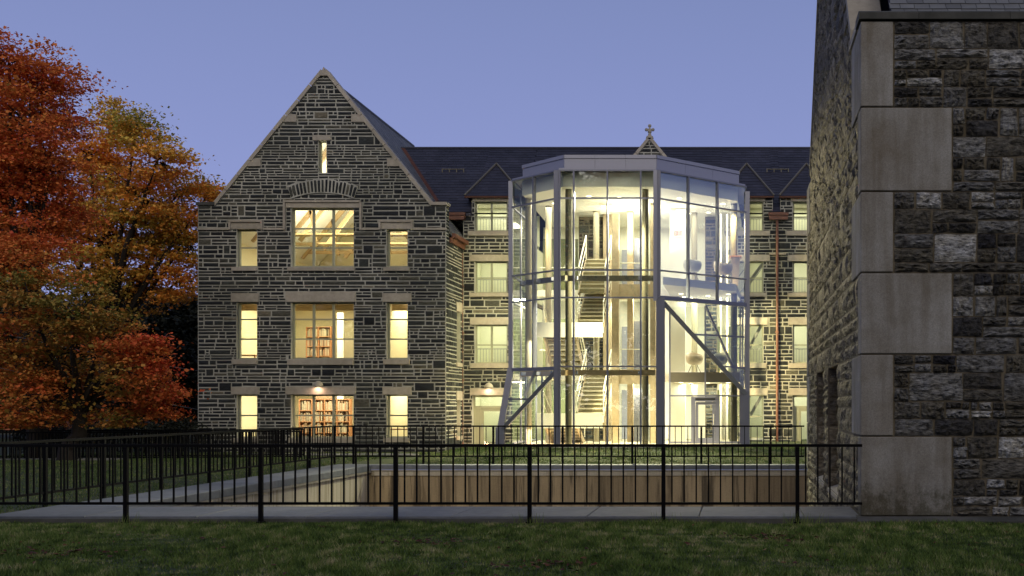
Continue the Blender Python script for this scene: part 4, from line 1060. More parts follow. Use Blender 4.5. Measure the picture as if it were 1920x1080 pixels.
for z, p in ((2.7, 1), (5.7, 1), (8.15, .8), (9.95, .5)):
    y = 46.1 if z < 9 else 45.5
    area_light('corridor_light', (-9.9, y, z), 2.2, .7, 75*p, WGR); area_light('corridor_light', (2.4, y, z), 3.0, .7, 95*p, WGR)

# ------------------------------------------------------------------ bookcases, wall lamps
def bookcase(x0, x1, y0, z0, h, nsh, label, nb, seed, rotz=0.0):
    rg = random.Random(seed); w = (x1-x0)/nb; root = empty('bookcase', ((x0+x1)/2, y0, z0), rotz); tag(root, label, 'bookcase')
    c = B(); hx = (x1-x0)/2; D = .32
    def loc(mb, nm, mat):
        me, o_ = mb.mesh(nm, mat, (0, 0, 0)); o = bpy.data.objects.new(nm, me); COL.objects.link(o); o.parent = root; return o
    for i in range(nb+1): c.box((-hx+i*w-.02, 0, 0), (-hx+i*w+.02, D, h))
    c.box((-hx, D, 0), (hx, D+.02, h)); loc(c, 'carcass', M['wood'])
    bk = B()
    for j in range(nsh+1):
        z = j*(h-.04)/nsh
        for i in range(nb):
            s = B(); s.box((-hx+i*w+.022, .01, z), (-hx+(i+1)*w-.022, D-.002, z+.03)); loc(s, 'shelf', M['wood'])
            if j < nsh:
                u = -hx+i*w+.03
                while u < -hx+(i+1)*w-.08:
                    bw = rg.uniform(.025, .05)
                    if rg.random() < .9: bk.box((u, .03, z+.032), (u+bw-.003, .24, z+.032+rg.uniform(.55, .85)*(h/nsh)), rg.random())
                    u += bw
    o = loc(bk, 'books', M['book']); o['kind'] = 'stuff'
yb = 47.5
bookcase(xa(571, yb), xa(622, yb), yb, 2.955, 2.15, 5, 'orange wood bookcase full of books behind the middle storey wide window', 2, 1, R(-14))
bookcase(xa(561, 46.8), xa(655, 46.8), 46.8, 0.005, 1.95, 4, 'long low wood bookcase in the ground floor room behind the wide window', 4, 2)
bx = B(); bx.box((xa(590, 46.9), 46.85, 1.96), (xa(625, 46.9), 47.1, 2.2)); tag(bx.build('storage_box', M['chair_dark']), 'brown box lying on top of the ground floor bookcase', 'box')
def small_desk(px, Y, z, label):
    x = xa(px, Y); root = empty('reading_table', (x, Y, z)); tag(root, label, 'table')
    t = B(); t.box((x-.5, Y-.3, z+.70), (x+.5, Y+.3, z+.74)); t.build('table_top', M['wood'], root)
    for sx in (-.45, .45):
        for sy in (-.25, .25): l = B(); l.box((x+sx-.025, Y+sy-.025, z), (x+sx+.025, Y+sy+.025, z+.70)); l.build('leg', M['wood'], root)
small_desk(462, 43.8, 2.955, 'small wood table behind the left narrow window of the middle storey')
small_desk(748, 43.6, .005, 'small wood table behind the right narrow ground floor window')
# cupboards in side windows
for px, zz, lab in ((737, 2.955, 'tall wood cupboard behind the right narrow window of the middle storey'), (737, .005, 'tall wood cupboard behind the right narrow ground floor window')):
    x = xa(px, 45.6); r_ = empty('cupboard', (x, 45.6, zz)); tag(r_, lab, 'cupboard')
    c = B(); c.box((x-.3, 45.6, zz), (x+.2, 46.1, zz+2.0)); c.build('carcass', M['wood'], r_); c = B(); c.box((x-.29, 45.57, zz+.05), (x+.19, 45.598, zz+1.95)); c.build('door', M['wood'], r_)
def sconce(px, py, Y, label, parent=None):
    x, z = xa(px, Y), za(py, Y); r_ = empty('wall_lamp', (x, Y, z)); tag(r_, label, 'wall lamp', 'half dome lamps over the doors and windows')
    s = B(); n = 14; prof = [(.19, 0), (.185, .05), (.16, .11), (.11, .165), (.05, .195), (.0, .2)]
    s.lathe(prof, (x, Y-.06, z), n, math.pi, 2*math.pi); s.lathe([(.19, .0), (.175, .0), (.175, .04), (.15, .10)], (x, Y-.06, z), n, math.pi, 2*math.pi); s.smooth = True; s.build('lamp_shade', M['trim'], r_)
    b = B(); b.lathe([(0, .03), (.05, .04), (.05, .08), (0, .1)], (x, Y-.14, z), 10); b.build('bulb', M['lampglow'], r_)
    area_light('wall_lamp_light', (x, Y-.2, z-.01), .1, .1, 9, (1, .62, .42), rot=(R(-8), 0, 0))
sconce(598, 724, GY, 'half dome wall lamp glowing pink above the wide ground floor window of the gable')
sconce(917, 727, MY, 'half dome wall lamp above the door between gable and pavilion')
fl_l = area_light('ground_spot', (G(860), MY-1.5, .05), .2, .2, 14, (1, .5, .25), rot=(R(150), R(25), 0))

# ------------------------------------------------------------------ glass pavilion
PA, PB, PC, PD = Vector((xa(960.5, 39.8), 39.8, 0)), Vector((xa(1048, 38), 38.0, 0)), Vector((xa(1230, 38), 38.0, 0)), Vector((xa(1397.5, 40.8), 40.8, 0))
pav = empty('glass_pavilion', ((PB.x+PC.x)/2, 41, .2))
tag(pav, 'brightly lit three storey faceted glass stair pavilion with grey metal frame', 'building')
PZ = [9.83, 8.87, 6.375, 5.42, 3.03, .3]
def onpx(P, Q, px):
    k = (px-PX)/F; t = (k*P.y-P.x)/((Q.x-P.x)-k*(Q.y-P.y)); return P+(Q-P)*t
def vz(p, z): return Vector((p.x, p.y, z))
def bar(name, p, q, w, h, mat='frame', up=(0, 0, 1)):
    mb = MB(); mb.beam(p, q, w, h, up); return mb.build(name, M[mat], pav)
def pane(pts, mat='cglass', gap=.012):
    c = sum(pts, Vector())/len(pts); n_ = (pts[1]-pts[0]).cross(pts[2]-pts[0]).normalized()
    q = [p+(c-p).normalized()*gap for p in pts]; mb = MB(); mb.prism([p-n_*.005 for p in q], n_*.01); return mb.build('pane', M[mat], pav)
def facet(P, Q, pxs, zs, gmat='cglass'):
    pts = [P]+[onpx(P, Q, x) for x in pxs]+[Q]; d = (Q-P).normalized(); nrm_ = Vector((d.y, -d.x, 0))
    for i in range(len(pts)-1):
        for j in range(len(zs)-1):
            pane([vz(pts[i], zs[j+1]), vz(pts[i+1], zs[j+1]), vz(pts[i+1], zs[j]), vz(pts[i], zs[j])], gmat)
    for p in pts[1:-1]: bar('mullion', vz(p, zs[-1]), vz(p, zs[0]), .055, .13, up=nrm_)
    for z in zs: bar('transom', vz(P, z)+nrm_*.02, vz(Q, z)+nrm_*.02, .10, .05)
facet(PB, PC, (1076, 1139, 1201.5), PZ)
facet(PA, PB, (1001.5,), [9.83, 8.87, 6.375, 5.42, 2.97], 'glass')
facet(PC, PD, (1290, 1344.6), [9.83, 8.87, 6.375, 5.42], 'eglass')
# heavy corner posts
dAB = (PB-PA).normalized(); dCD = (PD-PC).normalized()
bar('corner_post', vz(PB, .2)+Vector((-.08, -.03, 0)), vz(PB, 9.83)+Vector((-.08, -.03, 0)), .17, .14, up=(0, 1, 0)); bar('corner_post', vz(PB, .2)+Vector((.04, -.05, 0)), vz(PB, 9.83)+Vector((.04, -.05, 0)), .05, .1, up=(0, 1, 0))
bar('corner_post', vz(PC, 5.3)+Vector((-.02, -.05, 0)), vz(PC, 9.83)+Vector((-.02, -.05, 0)), .13, .12, 'frame_lt', up=(0, 1, 0)); bar('corner_post', vz(PC, .2)+Vector((.1, .0, 0)), vz(PC, 9.83)+Vector((.1, .0, 0)), .12, .12, up=(0, 1, 0))
bar('corner_post', vz(PC, .2)+Vector((.16, -.02, 0)), vz(PC, 5.42)+Vector((.16, -.02, 0)), .30, .16, up=(0, 1, 0))
bar('end_post', vz(PA, 2.97)+Vector((-.05, 0, 0)), vz(PA, 9.83)+Vector((-.05, 0, 0)), .15, .16, 'frame_lt', up=(0, 1, 0))
bar('end_post', vz(PD, .1)+Vector((.08, .05, 0)), vz(PD, 9.65)+Vector((.08, .05, 0)), .17, .2, 'frame_lt', up=(0, 1, 0))
bar('end_post', vz(PD, .1)+Vector((-.02, -.02, 0)), vz(PD, 2.2)+Vector((-.02, -.02, 0)), .32, .2, up=(0, 1, 0))
# side returns to the old facade
for P, nm in ((PA, 'left'), (PD, 'right')):
    E = Vector((P.x, MY-.08, 0))
    zb = .25
    for (a, b) in ((0, .33), (.33, .66), (.66, 1)):
        for j in range(len(PZ)-1):
            p0, p1 = P+(E-P)*a, P+(E-P)*b; pane([vz(p0, PZ[j+1]), vz(p1, PZ[j+1]), vz(p1, PZ[j]), vz(p0, PZ[j])])
        bar('mullion', vz(P+(E-P)*b, zb), vz(P+(E-P)*b, 9.83), .06, .12)
    for z in PZ: bar('transom', vz(P, z)+Vector((0, .1, 0)), vz(E, z), .10, .05)
# splayed glazing at lower left
foot = at(941, 804, 39.4); A3, B3 = vz(PA, 2.97), vz(PB, 2.97)
pane([foot, B3, A3])
bar('splayed_post', A3+Vector((-.05, 0, .05)), foot+Vector((-.05, 0, -.02)), .22, .16, up=(0, 1, 0)); bar('diagonal_brace', B3+Vector((0, -.03, 0)), foot+Vector((.05, -.03, 0)), .13, .16, up=(0, 1, 0))
bar('splayed_post', vz(foot, .05)+Vector((-.05, 0, 0)), foot+Vector((-.05, 0, .05)), .32, .2, up=(0, 1, 0)); bar('diagonal_brace', A3, B3, .14, .12)
m1 = A3+(B3-A3)*.52; m2 = foot+(B3-foot)*.55; bar('mullion', m1, m2+Vector((-.3, 0, -.0)), .06, .08)
q1 = A3+(foot-A3)*.5; q2 = foot+(B3-foot)*.5; bar('mullion', q1, q2, .06, .06)
# inner vertical glazing under the left facet
IA = Vector((PA.x+.45, 40.0, 0)); IB = Vector((PB.x-.05, 38.35, 0))
for i in range(2):
    a, b = IA+(IB-IA)*(i/2), IA+(IB-IA)*((i+1)/2); pane([vz(a, .3), vz(b, .3), vz(b, 2.95), vz(a, 2.95)]); bar('mullion', vz(a, .25), vz(a, 2.95), .06, .08)
# hanging triangle at lower right
C5, D5, D2 = vz(PC, 5.42)+Vector((.08, -.02, 0)), vz(PD, 5.42), vz(PD, 2.12)
pane([C5, D2, D5])
bar('diagonal_brace', C5+Vector((0, -.05, .02)), D2+Vector((.03, -.05, -.02)), .16, .13, 'frame_lt', up=(0, 1, 0)); bar('diagonal_brace', C5, D5, .17, .14)
def pl(px, py):   # point on the CD plane
    p = onpx(PC, PD, px); return Vector((p.x, p.y, EYE-(py-PY)/F*p.y))
bar('mullion', pl(1323, 573), pl(1373, 688), .07, .07); bar('mullion', pl(1302, 627), pl(1395, 632), .07, .06); bar('mullion', pl(1354, 687), pl(1396, 690), .07, .06)
bar('mullion', D2+Vector((-.1, 0, .1)), D5+Vector((-.1, 0, 0)), .06, .08)
# recessed entrance front
EY = 41.3
ex = [xa(p, EY) for p in (1256, 1296, 1322.5, 1349, 1388)]
z_tr = za(742, EY)
zl = [za(716, EY), 5.35]
for a, b in ((ex[0], ex[2]), (ex[2], ex[4])):
    pane([Vector((a, EY, za(696, EY))), Vector((b, EY, za(696, EY))), Vector((b, EY, 5.4)), Vector((a, EY, 5.4))], 'glass')
    pane([Vector((a, EY, z_tr)), Vector((b, EY, z_tr)), Vector((b, EY, za(718, EY))), Vector((a, EY, za(718, EY)))], 'glass')
for a, b in ((ex[0], ex[1]), (ex[3], ex[4])): pane([Vector((a, EY, .3)), Vector((b, EY, .3)), Vector((b, EY, z_tr)), Vector((a, EY, z_tr))], 'glass')
for x, z0, z1 in ((ex[0], .1, 5.4), (ex[2], z_tr, 5.4), (ex[4], .1, 5.4)): bar('mullion', (x, EY-.03, z0), (x, EY-.03, z1), .06, .1)
bar('transom', (ex[0], EY-.04, z_tr), (ex[4], EY-.04, z_tr), .08, .06); bar('transom', (ex[0], EY-.04, .26), (ex[4], EY-.04, .26), .08, .12)
dz0, dz1 = .2, z_tr-.04
df = B(); df.box((ex[1], EY-.09, dz0), (ex[1]+.16, EY+.04, dz1)); df.box((ex[3]-.16, EY-.09, dz0), (ex[3], EY+.04, dz1)); df.box((ex[1]+.16, EY-.09, dz1-.18), (ex[3]-.16, EY+.04, dz1)); dr = df.build('door', M['frame'], pav)
a, b = ex[1]+.17, ex[3]-.17
df = B(); df.box((a, EY-.06, dz0+.02), (a+.1, EY, dz1-.2)); df.box((b-.1, EY-.06, dz0+.02), (b, EY, dz1-.2)); df.box((a+.1, EY-.06, dz0+.02), (b-.1, EY, dz0+.25)); df.box((a+.1, EY-.06, dz1-.3), (b-.1, EY, dz1-.2)); df.build('door_leaf', M['frame'], dr)
df = B(); df.box((a+.1, EY-.034, dz0+.25), (b-.1, EY-.026, dz1-.3)); df.build('pane', M['glass'], dr)
df = B(); df.tube([(b-.05, EY-.12, dz0+.75), (b-.05, EY-.12, dz0+1.15)], .014); df.tube([(b-.05, EY-.12, dz0+.9), (b-.05, EY-.06, dz0+.9)], .01); df.build('door_handle', M['rail_white'], dr)
df = B(); df.box((ex[1]+.16, EY-.095, dz1-.12), (ex[3]-.16, EY-.091, dz1-.05)); df.build('door_closer', M['black'], dr)

# roof and fascia
fz0, fz1 = 9.9, 10.42
FA, FB, FC, FD = Vector((xa(980, 39.9), 39.9, 0)), Vector((xa(1058, 38.25), 38.25, 0)), Vector((xa(1231, 38.25), 38.25, 0)), Vector((xa(1385.5, 40.9), 40.9, 0))
rp = B(); base_ = [PA, PB, PC, PD, Vector((PD.x, MY-.05, 0)), Vector((PA.x, MY-.05, 0))]
rp.prism([vz(p, 9.86) for p in base_], (0, 0, .06)); rp.build('roof_slab', M['frame_lt'], pav)
rp = B(); rp.prism([vz(p, 9.93) for p in (FA+Vector((.1, .1, 0)), FB+Vector((.05, .1, 0)), FC+Vector((-.05, .1, 0)), FD+Vector((-.1, .1, 0)), Vector((FD.x-.1, MY-.05, 0)), Vector((FA.x+.1, MY-.05, 0)))], (0, 0, .44)); rp.build('roof_top', M['frame_lt'], pav)
def fascia(P, Q, n):
    d = (Q-P).normalized(); nn = Vector((d.y, -d.x, 0))
    if nn.y > 0: nn = -nn
    for i in range(n):
        a, b = P+(Q-P)*(i/n)+d*.004, P+(Q-P)*((i+1)/n)-d*.004
        mb = B(); mb.prism([vz(a, fz0+.02), vz(b, fz0+.02), vz(b, fz1-.12), vz(a, fz1-.12)], nn*-.09); mb.build('fascia_panel', M['frame_lt'], pav)
        mb = B(); mb.prism([vz(a, fz1-.11), vz(b, fz1-.11), vz(b, fz1+.01), vz(a, fz1+.01)], nn*-.11); o_ = mb.build('fascia_cap', M['frame_lt'], pav); o_.location += nn*.03
fascia(FA, FB, 1); fascia(FB, FC, 3); fascia(FC, FD, 3); fascia(FD, Vector((FD.x, MY-.1, 0)), 2); fascia(Vector((FA.x, MY-.1, 0)), FA, 2)
# base kerb and gravel strip
mb = B()
for P, Q in ((PA, PB), (PB, PC), (PC, PD)):
    mb.beam(vz(P, .17)+Vector((0, -.03, 0)), vz(Q, .17)+Vector((0, -.03, 0)), .2, .16)
mb.build('base_kerb', M['frame'], pav)
gr_ = B()
for i in range(1500):
    t = rnd.random(); P = PA+Vector((-.5, -.1, 0)) if t < .4 else PB
    Q = PB if t < .4 else PD
    u = rnd.random(); p = (PA*(1-u)+PB*u if t < .3 else (PB*(1-u)+PC*u if t < .6 else (Vector((-10.6, 42.5, 0))*(1-u)+PA*u)))+Vector((0, -rnd.uniform(.13, .5), 0)); s = rnd.uniform(.02, .05); z = gz(p.x, p.y)+.01
    gr_.add([(p.x-s, p.y, z), (p.x, p.y-s, z), (p.x+s, p.y, z), (p.x, p.y+s, z), (p.x, p.y, z+s)], [(0, 1, 4), (1, 2, 4), (2, 3, 4), (3, 0, 4)], rnd.random())
tag(gr_.build('gravel_strip', M['gravel']), 'pale gravel strip along the foot of the glass pavilion', 'gravel', kind='stuff')

# floors, ceiling, beams
def plate(pts, z0, z1, mat, name): mb = B(); mb.prism([Vector((x, y, z0)) for x, y in pts], (0, 0, z1-z0)); return mb.build(name, M[mat], pav)
inset = .12
plate([(PA.x+.1, PA.y+.15), (PB.x+.02, PB.y+.15), (PC.x+.0, PC.y+.15), (PD.x-.12, PD.y+.1), (PD.x-.1, 47.3), (PA.x+.1, 47.3)], .12, .24, 'floor', 'ground_floor')
pc = [(PA.x+.35, PA.y+.2), (PB.x+.12, PB.y+.35), (PC.x-.05, PC.y+.35), (PD.x-.3, PD.y+.2), (PD.x-.1, 47.3), (PA.x+.1, 47.3)]
plate(pc, 9.36, 9.5, 'ceil', 'ceiling')
for P, Q in (((PA.x+.35, PA.y+.2), (PB.x+.12, PB.y+.35)), ((PB.x+.12, PB.y+.35), (PC.x-.05, PC.y+.35)), ((PC.x-.05, PC.y+.35), (PD.x-.3, PD.y+.2))):
    mb = B(); mb.beam((P[0], P[1], 9.58), (Q[0], Q[1], 9.58), .06, .5); mb.build('ceiling_edge', M['ceil'], pav)
XR = PC.x-.1
for z in (2.92, 6.22):
    zt = z
    # landing area at the right, bridge at the back
    if z > 5: plate([(XR+.3, PC.y+.6), (PD.x-.35, PD.y+.15), (PD.x-.15, MY+.4), (XR+.3, MY+.4)], z-.28, z, 'ceil', 'floor_slab')
    else: plate([(XR+.5, EY+.05), (PD.x-.15, EY+.05), (PD.x-.15, MY+.4), (XR+.5, MY+.4)], z-.37, z, 'ceil', 'floor_slab')
    plate([(-4.9, 42.9), (XR+.29, 42.9), (XR+.29, MY+.4), (-4.9, MY+.4)], z-.28, z, 'ceil', 'floor_slab')
    plate([(PA.x+.3, 43.1), (-4.91, 43.1), (-4.91, MY+.4), (PA.x+.3, MY+.4)], z-.25, z, 'ceil', 'floor_slab')
    mt = 'steel'
    for P, Q in ((PA, PB), (PB, PC)):
        d = (Q-P).normalized(); n_ = Vector((-d.y, d.x, 0)); bar('edge_beam', vz(P, z-.1)+n_*.28+d*.15, vz(Q, z-.1)+n_*.28-d*(.05 if P is PB else -.05), .1, .19, 'steel' if z > 5 else 'darkwood')
        for k in range(3):
            p_ = P+(Q-P)*(.18+.32*k); bar('beam_bracket', vz(p_, z-.1)+n_*.03, vz(p_, z-.1)+n_*.23, .05, .12, 'frame_lt')
# slab edge beam over the entrance
bar('edge_beam', (ex[0], EY-.02, 2.74), (ex[4], EY-.02, 2.74), .10, .37, 'steel')
# columns
def column(px, Y, z1, r, mat='colshade', z0=.24):
    x = xa(px, Y); mb = B(); mb.lathe([(r, z0), (r, z1)], (x, Y, 0), 20); mb.smooth = True; mb.build('column', M[mat], pav)
column(1066, 38.95, 9.36, .115, 'colshade'); column(1210, 38.95, 9.36, .115, 'colshade'); column(991, 40.6, 9.36, .12, 'colmid'); column(1028.5, 42.2, 9.36, .12, 'colmid')
column(1118, 43.3, 9.36, .12, 'colmid'); column(1376, 41.75, 9.36, .13, 'colshade'); column(1302, 43.6, 9.36, .12, 'colmid')
# concrete piers and core
def pier(px0, px1, Y, d, z0, z1, mat='concrete', nm='pier'): mb = B(); mb.box((xa(px0, Y), Y, z0), (xa(px1, Y), Y+d, z1)); mb.build(nm, M[mat], pav)
pier(1147, 1160, 41.8, .3, .24, 9.0); pier(1176, 1187, 43.2, .3, .24, 9.36); pier(1219, 1229, 41.6, .5, .24, 9.36); pier(1256, 1285, 42.6, .2, .24, 9.36, 'white', 'core_wall')
pier(1160.5, 1218.5, 41.9, .15, 5.75, 6.32, 'concrete', 'balcony_front'); pier(1160.5, 1218.5, 41.9, .15, 2.5, 3.05, 'concrete', 'balcony_front')
pier(1131, 1146, 44.0, .3, .24, 9.36, 'concrete'); 
for z in (.24, 2.93, 6.23):
    pier(1188, 1204, 43.6, .08, z, z+2.1, 'frame_lt', 'lift_door')
    mb = B(); y_ = 41.95; zb_ = z+(.9 if z > 1 else .95)
    if z > 1: mb.tube([(xa(1161, y_), y_, zb_), (xa(1218, y_), y_, zb_)], .02, 6); mb.build('handrail', M['rail_white'], pav)
# pavilion back wall: stone of the old facade left visible, plaster behind
rg2 = random.Random(9)
bw = B(); bwf = lambda u, v, d: (u, 47.25-d, v)
wall_with_holes(bw, bwf, PA.x-.2, PD.x+.2, .1, 9.36, [], .1); bw.build('back_wall', M['ceil'], pav)
for k_, (p0, p1) in enumerate(((1018, 1044), (1046, 1072), (1074, 1084))):
    for z_ in (.24, 2.95, 6.25):
        q_ = B(); q_.box((xa(p0, 45.2), 45.2, z_), (xa(p1, 45.2), 45.26, z_+2.3)); q_.build('glass_screen', M['backdark'], pav)
for p0, p1 in ((1166, 1186), (1190, 1214), (1334, 1352), (1362, 1380)):
    for z_ in (.24, 2.95, 6.25):
        q_ = B(); q_.box((xa(p0, 46.9), 46.9, z_), (xa(p1, 46.9), 46.98, z_+2.1)); q_.build('inner_door', M['backdark' if p0 > 1300 else 'frame_lt'], pav)
        q_ = B(); q_.box((xa(p0-2, 46.9), 46.92, z_+2.1), (xa(p1+2, 46.9), 46.99, z_+2.2)); q_.build('door_head', M['white'], pav)
sb = B(); sx0, sx1 = xa(1085, 44.2), xa(1132, 44.2); sb.box((sx0, 44.2, .24), (sx1, 44.4, 9.3)); stw = sb.build('stone_wall', M['near_mortar'], pav)
sspec = []
add_specs(sspec, rubble(sx0+.01, sx1-.01, .3, 9.2, bands_far, (.3, .7), .105, rg2, .7), lambda u, v, d: (u, 44.2-d, v), [], [], 1)
rest = B()
for s_ in sspec: mb = B(); s_[1](mb); mb.build('stone', M['far_stone'], stw)
sb = B(); sx0, sx1 = xa(1322, 44.2), xa(1345, 44.2); sb.box((sx0, 44.2, .24), (sx1, 44.4, 9.3)); stw = sb.build('stone_wall', M['near_mortar'], pav); sspec = []
add_specs(sspec, rubble(sx0+.01, sx1-.01, .3, 9.2, bands_far, (.3, .6), .105, rg2, .7), lambda u, v, d: (u, 44.2-d, v), [], [], 1)
for s_ in sspec: mb = B(); s_[1](mb); mb.build('stone', M['far_stone'], stw)
# white frames of glazed partitions on the right
for px in (1350, 1362, 1371):
    pier(px, px+3, 43.0, .06, .24, 9.2, 'white', 'partition_post')
# stair
def stair(x0, x1, ylo, zlo, yhi, zhi, n):
    st = B(); st.beam(((x0-.03), ylo, zlo-.12), ((x0-.03), yhi, zhi-.12), .05, .26); st.beam(((x1+.03), ylo, zlo-.12), ((x1+.03), yhi, zhi-.12), .05, .26)
    s = st.build('staircase', M['concrete'], pav)
    for i in range(n):
        a = i/n; b = (i+1)/n; y0, y1 = ylo+(yhi-ylo)*a, ylo+(yhi-ylo)*b; z = zlo+(zhi-zlo)*b
        sg = 1 if yhi > ylo else -1; rr = (zhi-zlo)/n
        mb = MB(); mb.box((x0, y0-sg*.03, z-.05), (x1, y1+sg*.0, z), mi=1); mb.box((x0, y0, z-rr-.02), (x1, y0+sg*.02, z-.051)); mb.build('step', [M['riser'], M['nosing']], s)
    for x in (x0-.03, x1+.03):
        h = B(); h.tube([(x, ylo, zlo+.95), (x, yhi, zhi+.95)], .028, 6); h.tube([(x, ylo, zlo+.2), (x, ylo, zlo+.95)], .022, 6); h.tube([(x, yhi, zhi), (x, yhi, zhi+.95)], .022, 6)
        h.tube([(x, ylo, zlo+.5), (x, yhi, zhi+.5)], .018, 6); h.build('handrail', M['rail_white'], s)
SX0, SX1 = xa(1088, 41.2), xa(1134, 41.2); TX0, TX1 = SX0-1.25, SX0-.12
LY0, LY1 = 39.75, 40.55
for zf, zl_, zt in ((.24, 1.25, 2.92), (2.92, 4.55, 6.22)):
    stair(TX0, TX1, 43.0, zf, LY1, zl_, 8 if zf < 1 else 9); stair(SX0, SX1, LY1, zl_, 43.0, zt, 10)
    mb = B(); mb.box((TX0-.05, LY0, zl_-.2), (SX1+.05, LY1, zl_)); mb.build('landing', M['ceil'], pav)
    mb = B(); mb.box((TX0-.1, LY0-.08, zl_-.4), (SX1+.1, LY0-.002, zl_+.14)); mb.build('balcony_front', M['ceil'], pav)
stair(SX0, SX1, 41.0, 5.9, 43.0, 7.4, 8)
mb = B(); mb.tube([(PA.x+.4, 43.1, 7.1), (SX0, 43.1, 7.1)], .02, 6); mb.tube([(PA.x+.4, 43.1, 3.85), (SX0, 43.1, 3.85)], .02, 6); mb.build('handrail', M['rail_white'], pav)
# luminous discs and lights
for i, (x, y) in enumerate([(-5.5, 40.2), (-4.4, 40.4), (-5.2, 42.2), (-3.9, 42.6), (-2.2, 40.6), (-1.6, 41.8), (-.9, 42.6), (-2.4, 42.9), (-.6, 41.7), (-7, 41.6), (-1.2, 43.6), (-2, 43.8)]):
    mb = B(); mb.lathe([(0, 9.352), (.09, 9.352), (.09, 9.36)], (x, y, 0), 12); mb.build('downlight', M['lampglow'], pav)
for x, y in ((-2.2, 41.8), (-1.2, 42.6), (-.4, 41.9), (-1.9, 43.4)):
    for z in (2.547, 5.937):
        mb = B(); mb.lathe([(0, z-.004), (.09, z-.004), (.09, z)], (x, y, 0), 12); mb.build('downlight', M['lampglow'], pav)
PW = (1.0, 0.93, 0.77)
area_light('pavilion_light', (-4.4, 41.6, 9.3), 3.4, 3.2, 274, PW)
area_light('pavilion_uplight', (-3.7, 42.2, 7.6), 1.6, 1.2, 203, PW, up=True)
area_light('pavilion_light', (-1.3, 42.2, 9.3), 2.2, 2.2, 178, PW)
area_light('pavilion_light', (-1.2, 43.0, 5.9), 2.0, 1.6, 306, WGR)
area_light('pavilion_light', (-1.2, 43.0, 2.5), 2.0, 1.6, 306, WGR)
area_light('pavilion_light', (-4.3, 43.6, 5.88), 1.4, .8, 241, WGR); area_light('pavilion_light', (-4.3, 43.6, 2.6), 1.4, .8, 241, WGR)
area_light('pavilion_light', (-6.6, 40.2, 4.1), 2.0, .6, 177, PW); area_light('pavilion_light', (-6.4, 40.2, .82), 2.6, .6, 256, (1, .72, .5))
area_light('pavilion_light', (-7.2, 43.8, 5.9), 1.6, .8, 208, WGR); area_light('pavilion_light', (-7.2, 43.8, 2.6), 1.6, .8, 208, WGR)
area_light('pavilion_light', (-7.0, 41.8, 9.3), 1.2, 2.2, 131, PW)
area_light('pavilion_light', (-4.3, 45.8, 9.2), 6, 1.5, 142, WGR)

def spot(name, loc, aim, power, cone, col=(1, .84, .52), r=.12, blend=.6):
    d = bpy.data.lights.new(name, 'SPOT'); d.energy = power; d.spot_size = R(cone); d.spot_blend = blend; d.shadow_soft_size = r; d.color = col
    o = bpy.data.objects.new(name, d); COL.objects.link(o); o.location = loc
    o.rotation_euler = (Vector(aim)-Vector(loc)).to_track_quat('-Z', 'Y').to_euler(); return o
spot('court_fill_spot', (-4.6, 38.5, 9.25), (1.9, 23.5, 2.0), 3400, 46, (1, .78, .42), r=.06)  # added fill without a fixture, brightens the near building's side wall
spot('court_fill_spot', (-5.4, 38.5, 9.2), (-10.3, 24.0, -.8), 12000, 40, (1, .88, .62), r=.06)  # added fill without a fixture, brightens the left court wall
spot('lawn_fill_spot', (-4.2, 38.5, 9.25), (-4.0, 36.0, 0), 19000, 92, (1, .88, .55))  # added fill for the lawn strip, no lamp stands here
spot('facade_fill_spot', (-.35, 41.3, 8.9), (2.4, 44.6, 4.2), 1900, 95, (1, .78, .40)); spot('facade_fill_spot', (-.3, 41.9, 5.4), (2.4, 44.6, 2.6), 1900, 110, (1, .76, .38)); spot('facade_fill_spot', (-.3, 42.2, 2.3), (2.4, 44.6, 1.0), 800, 110, (1, .72, .36))  # added fills for the facade right of the pavilion, no real fittings
spot('facade_fill_spot', (-7.6, 41.2, 8.8), (-10.2, 44.6, 4.5), 900, 100, (1, .80, .44)); spot('facade_fill_spot', (-7.8, 41.2, 5.6), (-10.6, 44.6, 2.2), 1100, 110, (1, .80, .44)); spot('facade_fill_spot', (-8.0, 41.0, 2.4), (-11, 43.6, .8), 800, 110, (1, .74, .38))  # added fills for the facade left of the pavilion, no real fittings
# ------------------------------------------------------------------ pavilion furniture, exit sign
def egg_chair(px, Y, z, label, mat='chair', rz=0.0, s=1.0):
    x = xa(px, Y); root = empty('lounge_chair', (x, Y, z), rz); tag(root, label, 'chair', 'round shell chairs in the pavilion')
    def loc(mb, nm, mt):
        me, _ = mb.mesh(nm, M[mt], (0, 0, 0)); o = bpy.data.objects.new(nm, me); COL.objects.link(o); o.parent = root
        return o
    sh = MB(); n = 20; vs = []; fs = []
    prof = [(.10, .30), (.24, .33), (.31, .42), (.345, .55), (.335, .68)]
    rings = []
    for r_, h_ in prof+[(p[0]-.035, p[1]+.0) for p in prof[::-1][:4]]+[(.05, .38)]:
        for k in range(n):
            t = 2*math.pi*k/n; back = .5-.5*math.sin(t)*-1   # back (far or near) is higher
            z_ = h_+(h_-.30)*.35*(math.sin(t+math.pi/2)*0+ (1 if math.sin(t) > 0 else 0)*math.sin(t))
            vs.append((r_*math.cos(t)*s, r_*math.sin(t)*s, z_*s))
    m = len(prof)+5
    for i in range(m-1):
        for k in range(n): fs.append((i*n+k, i*n+(k+1) % n, (i+1)*n+(k+1) % n, (i+1)*n+k))
    sh.add(vs, fs); sh.smooth = True; loc(sh, 'shell', mat)
    c = MB(); c.lathe([(0, .40), (.22, .40), (.25, .44), (.22, .47), (0, .48)], (0, 0, 0), 16); c.smooth = True; loc(c, 'cushion', 'chair_dark')
    for k in range(4):
        t = math.pi/4+k*math.pi/2; l = MB(); l.tube([(.1*math.cos(t), .1*math.sin(t), .32), (.27*math.cos(t), .27*math.sin(t), 0)], .013, 6); loc(l, 'leg', 'steel')
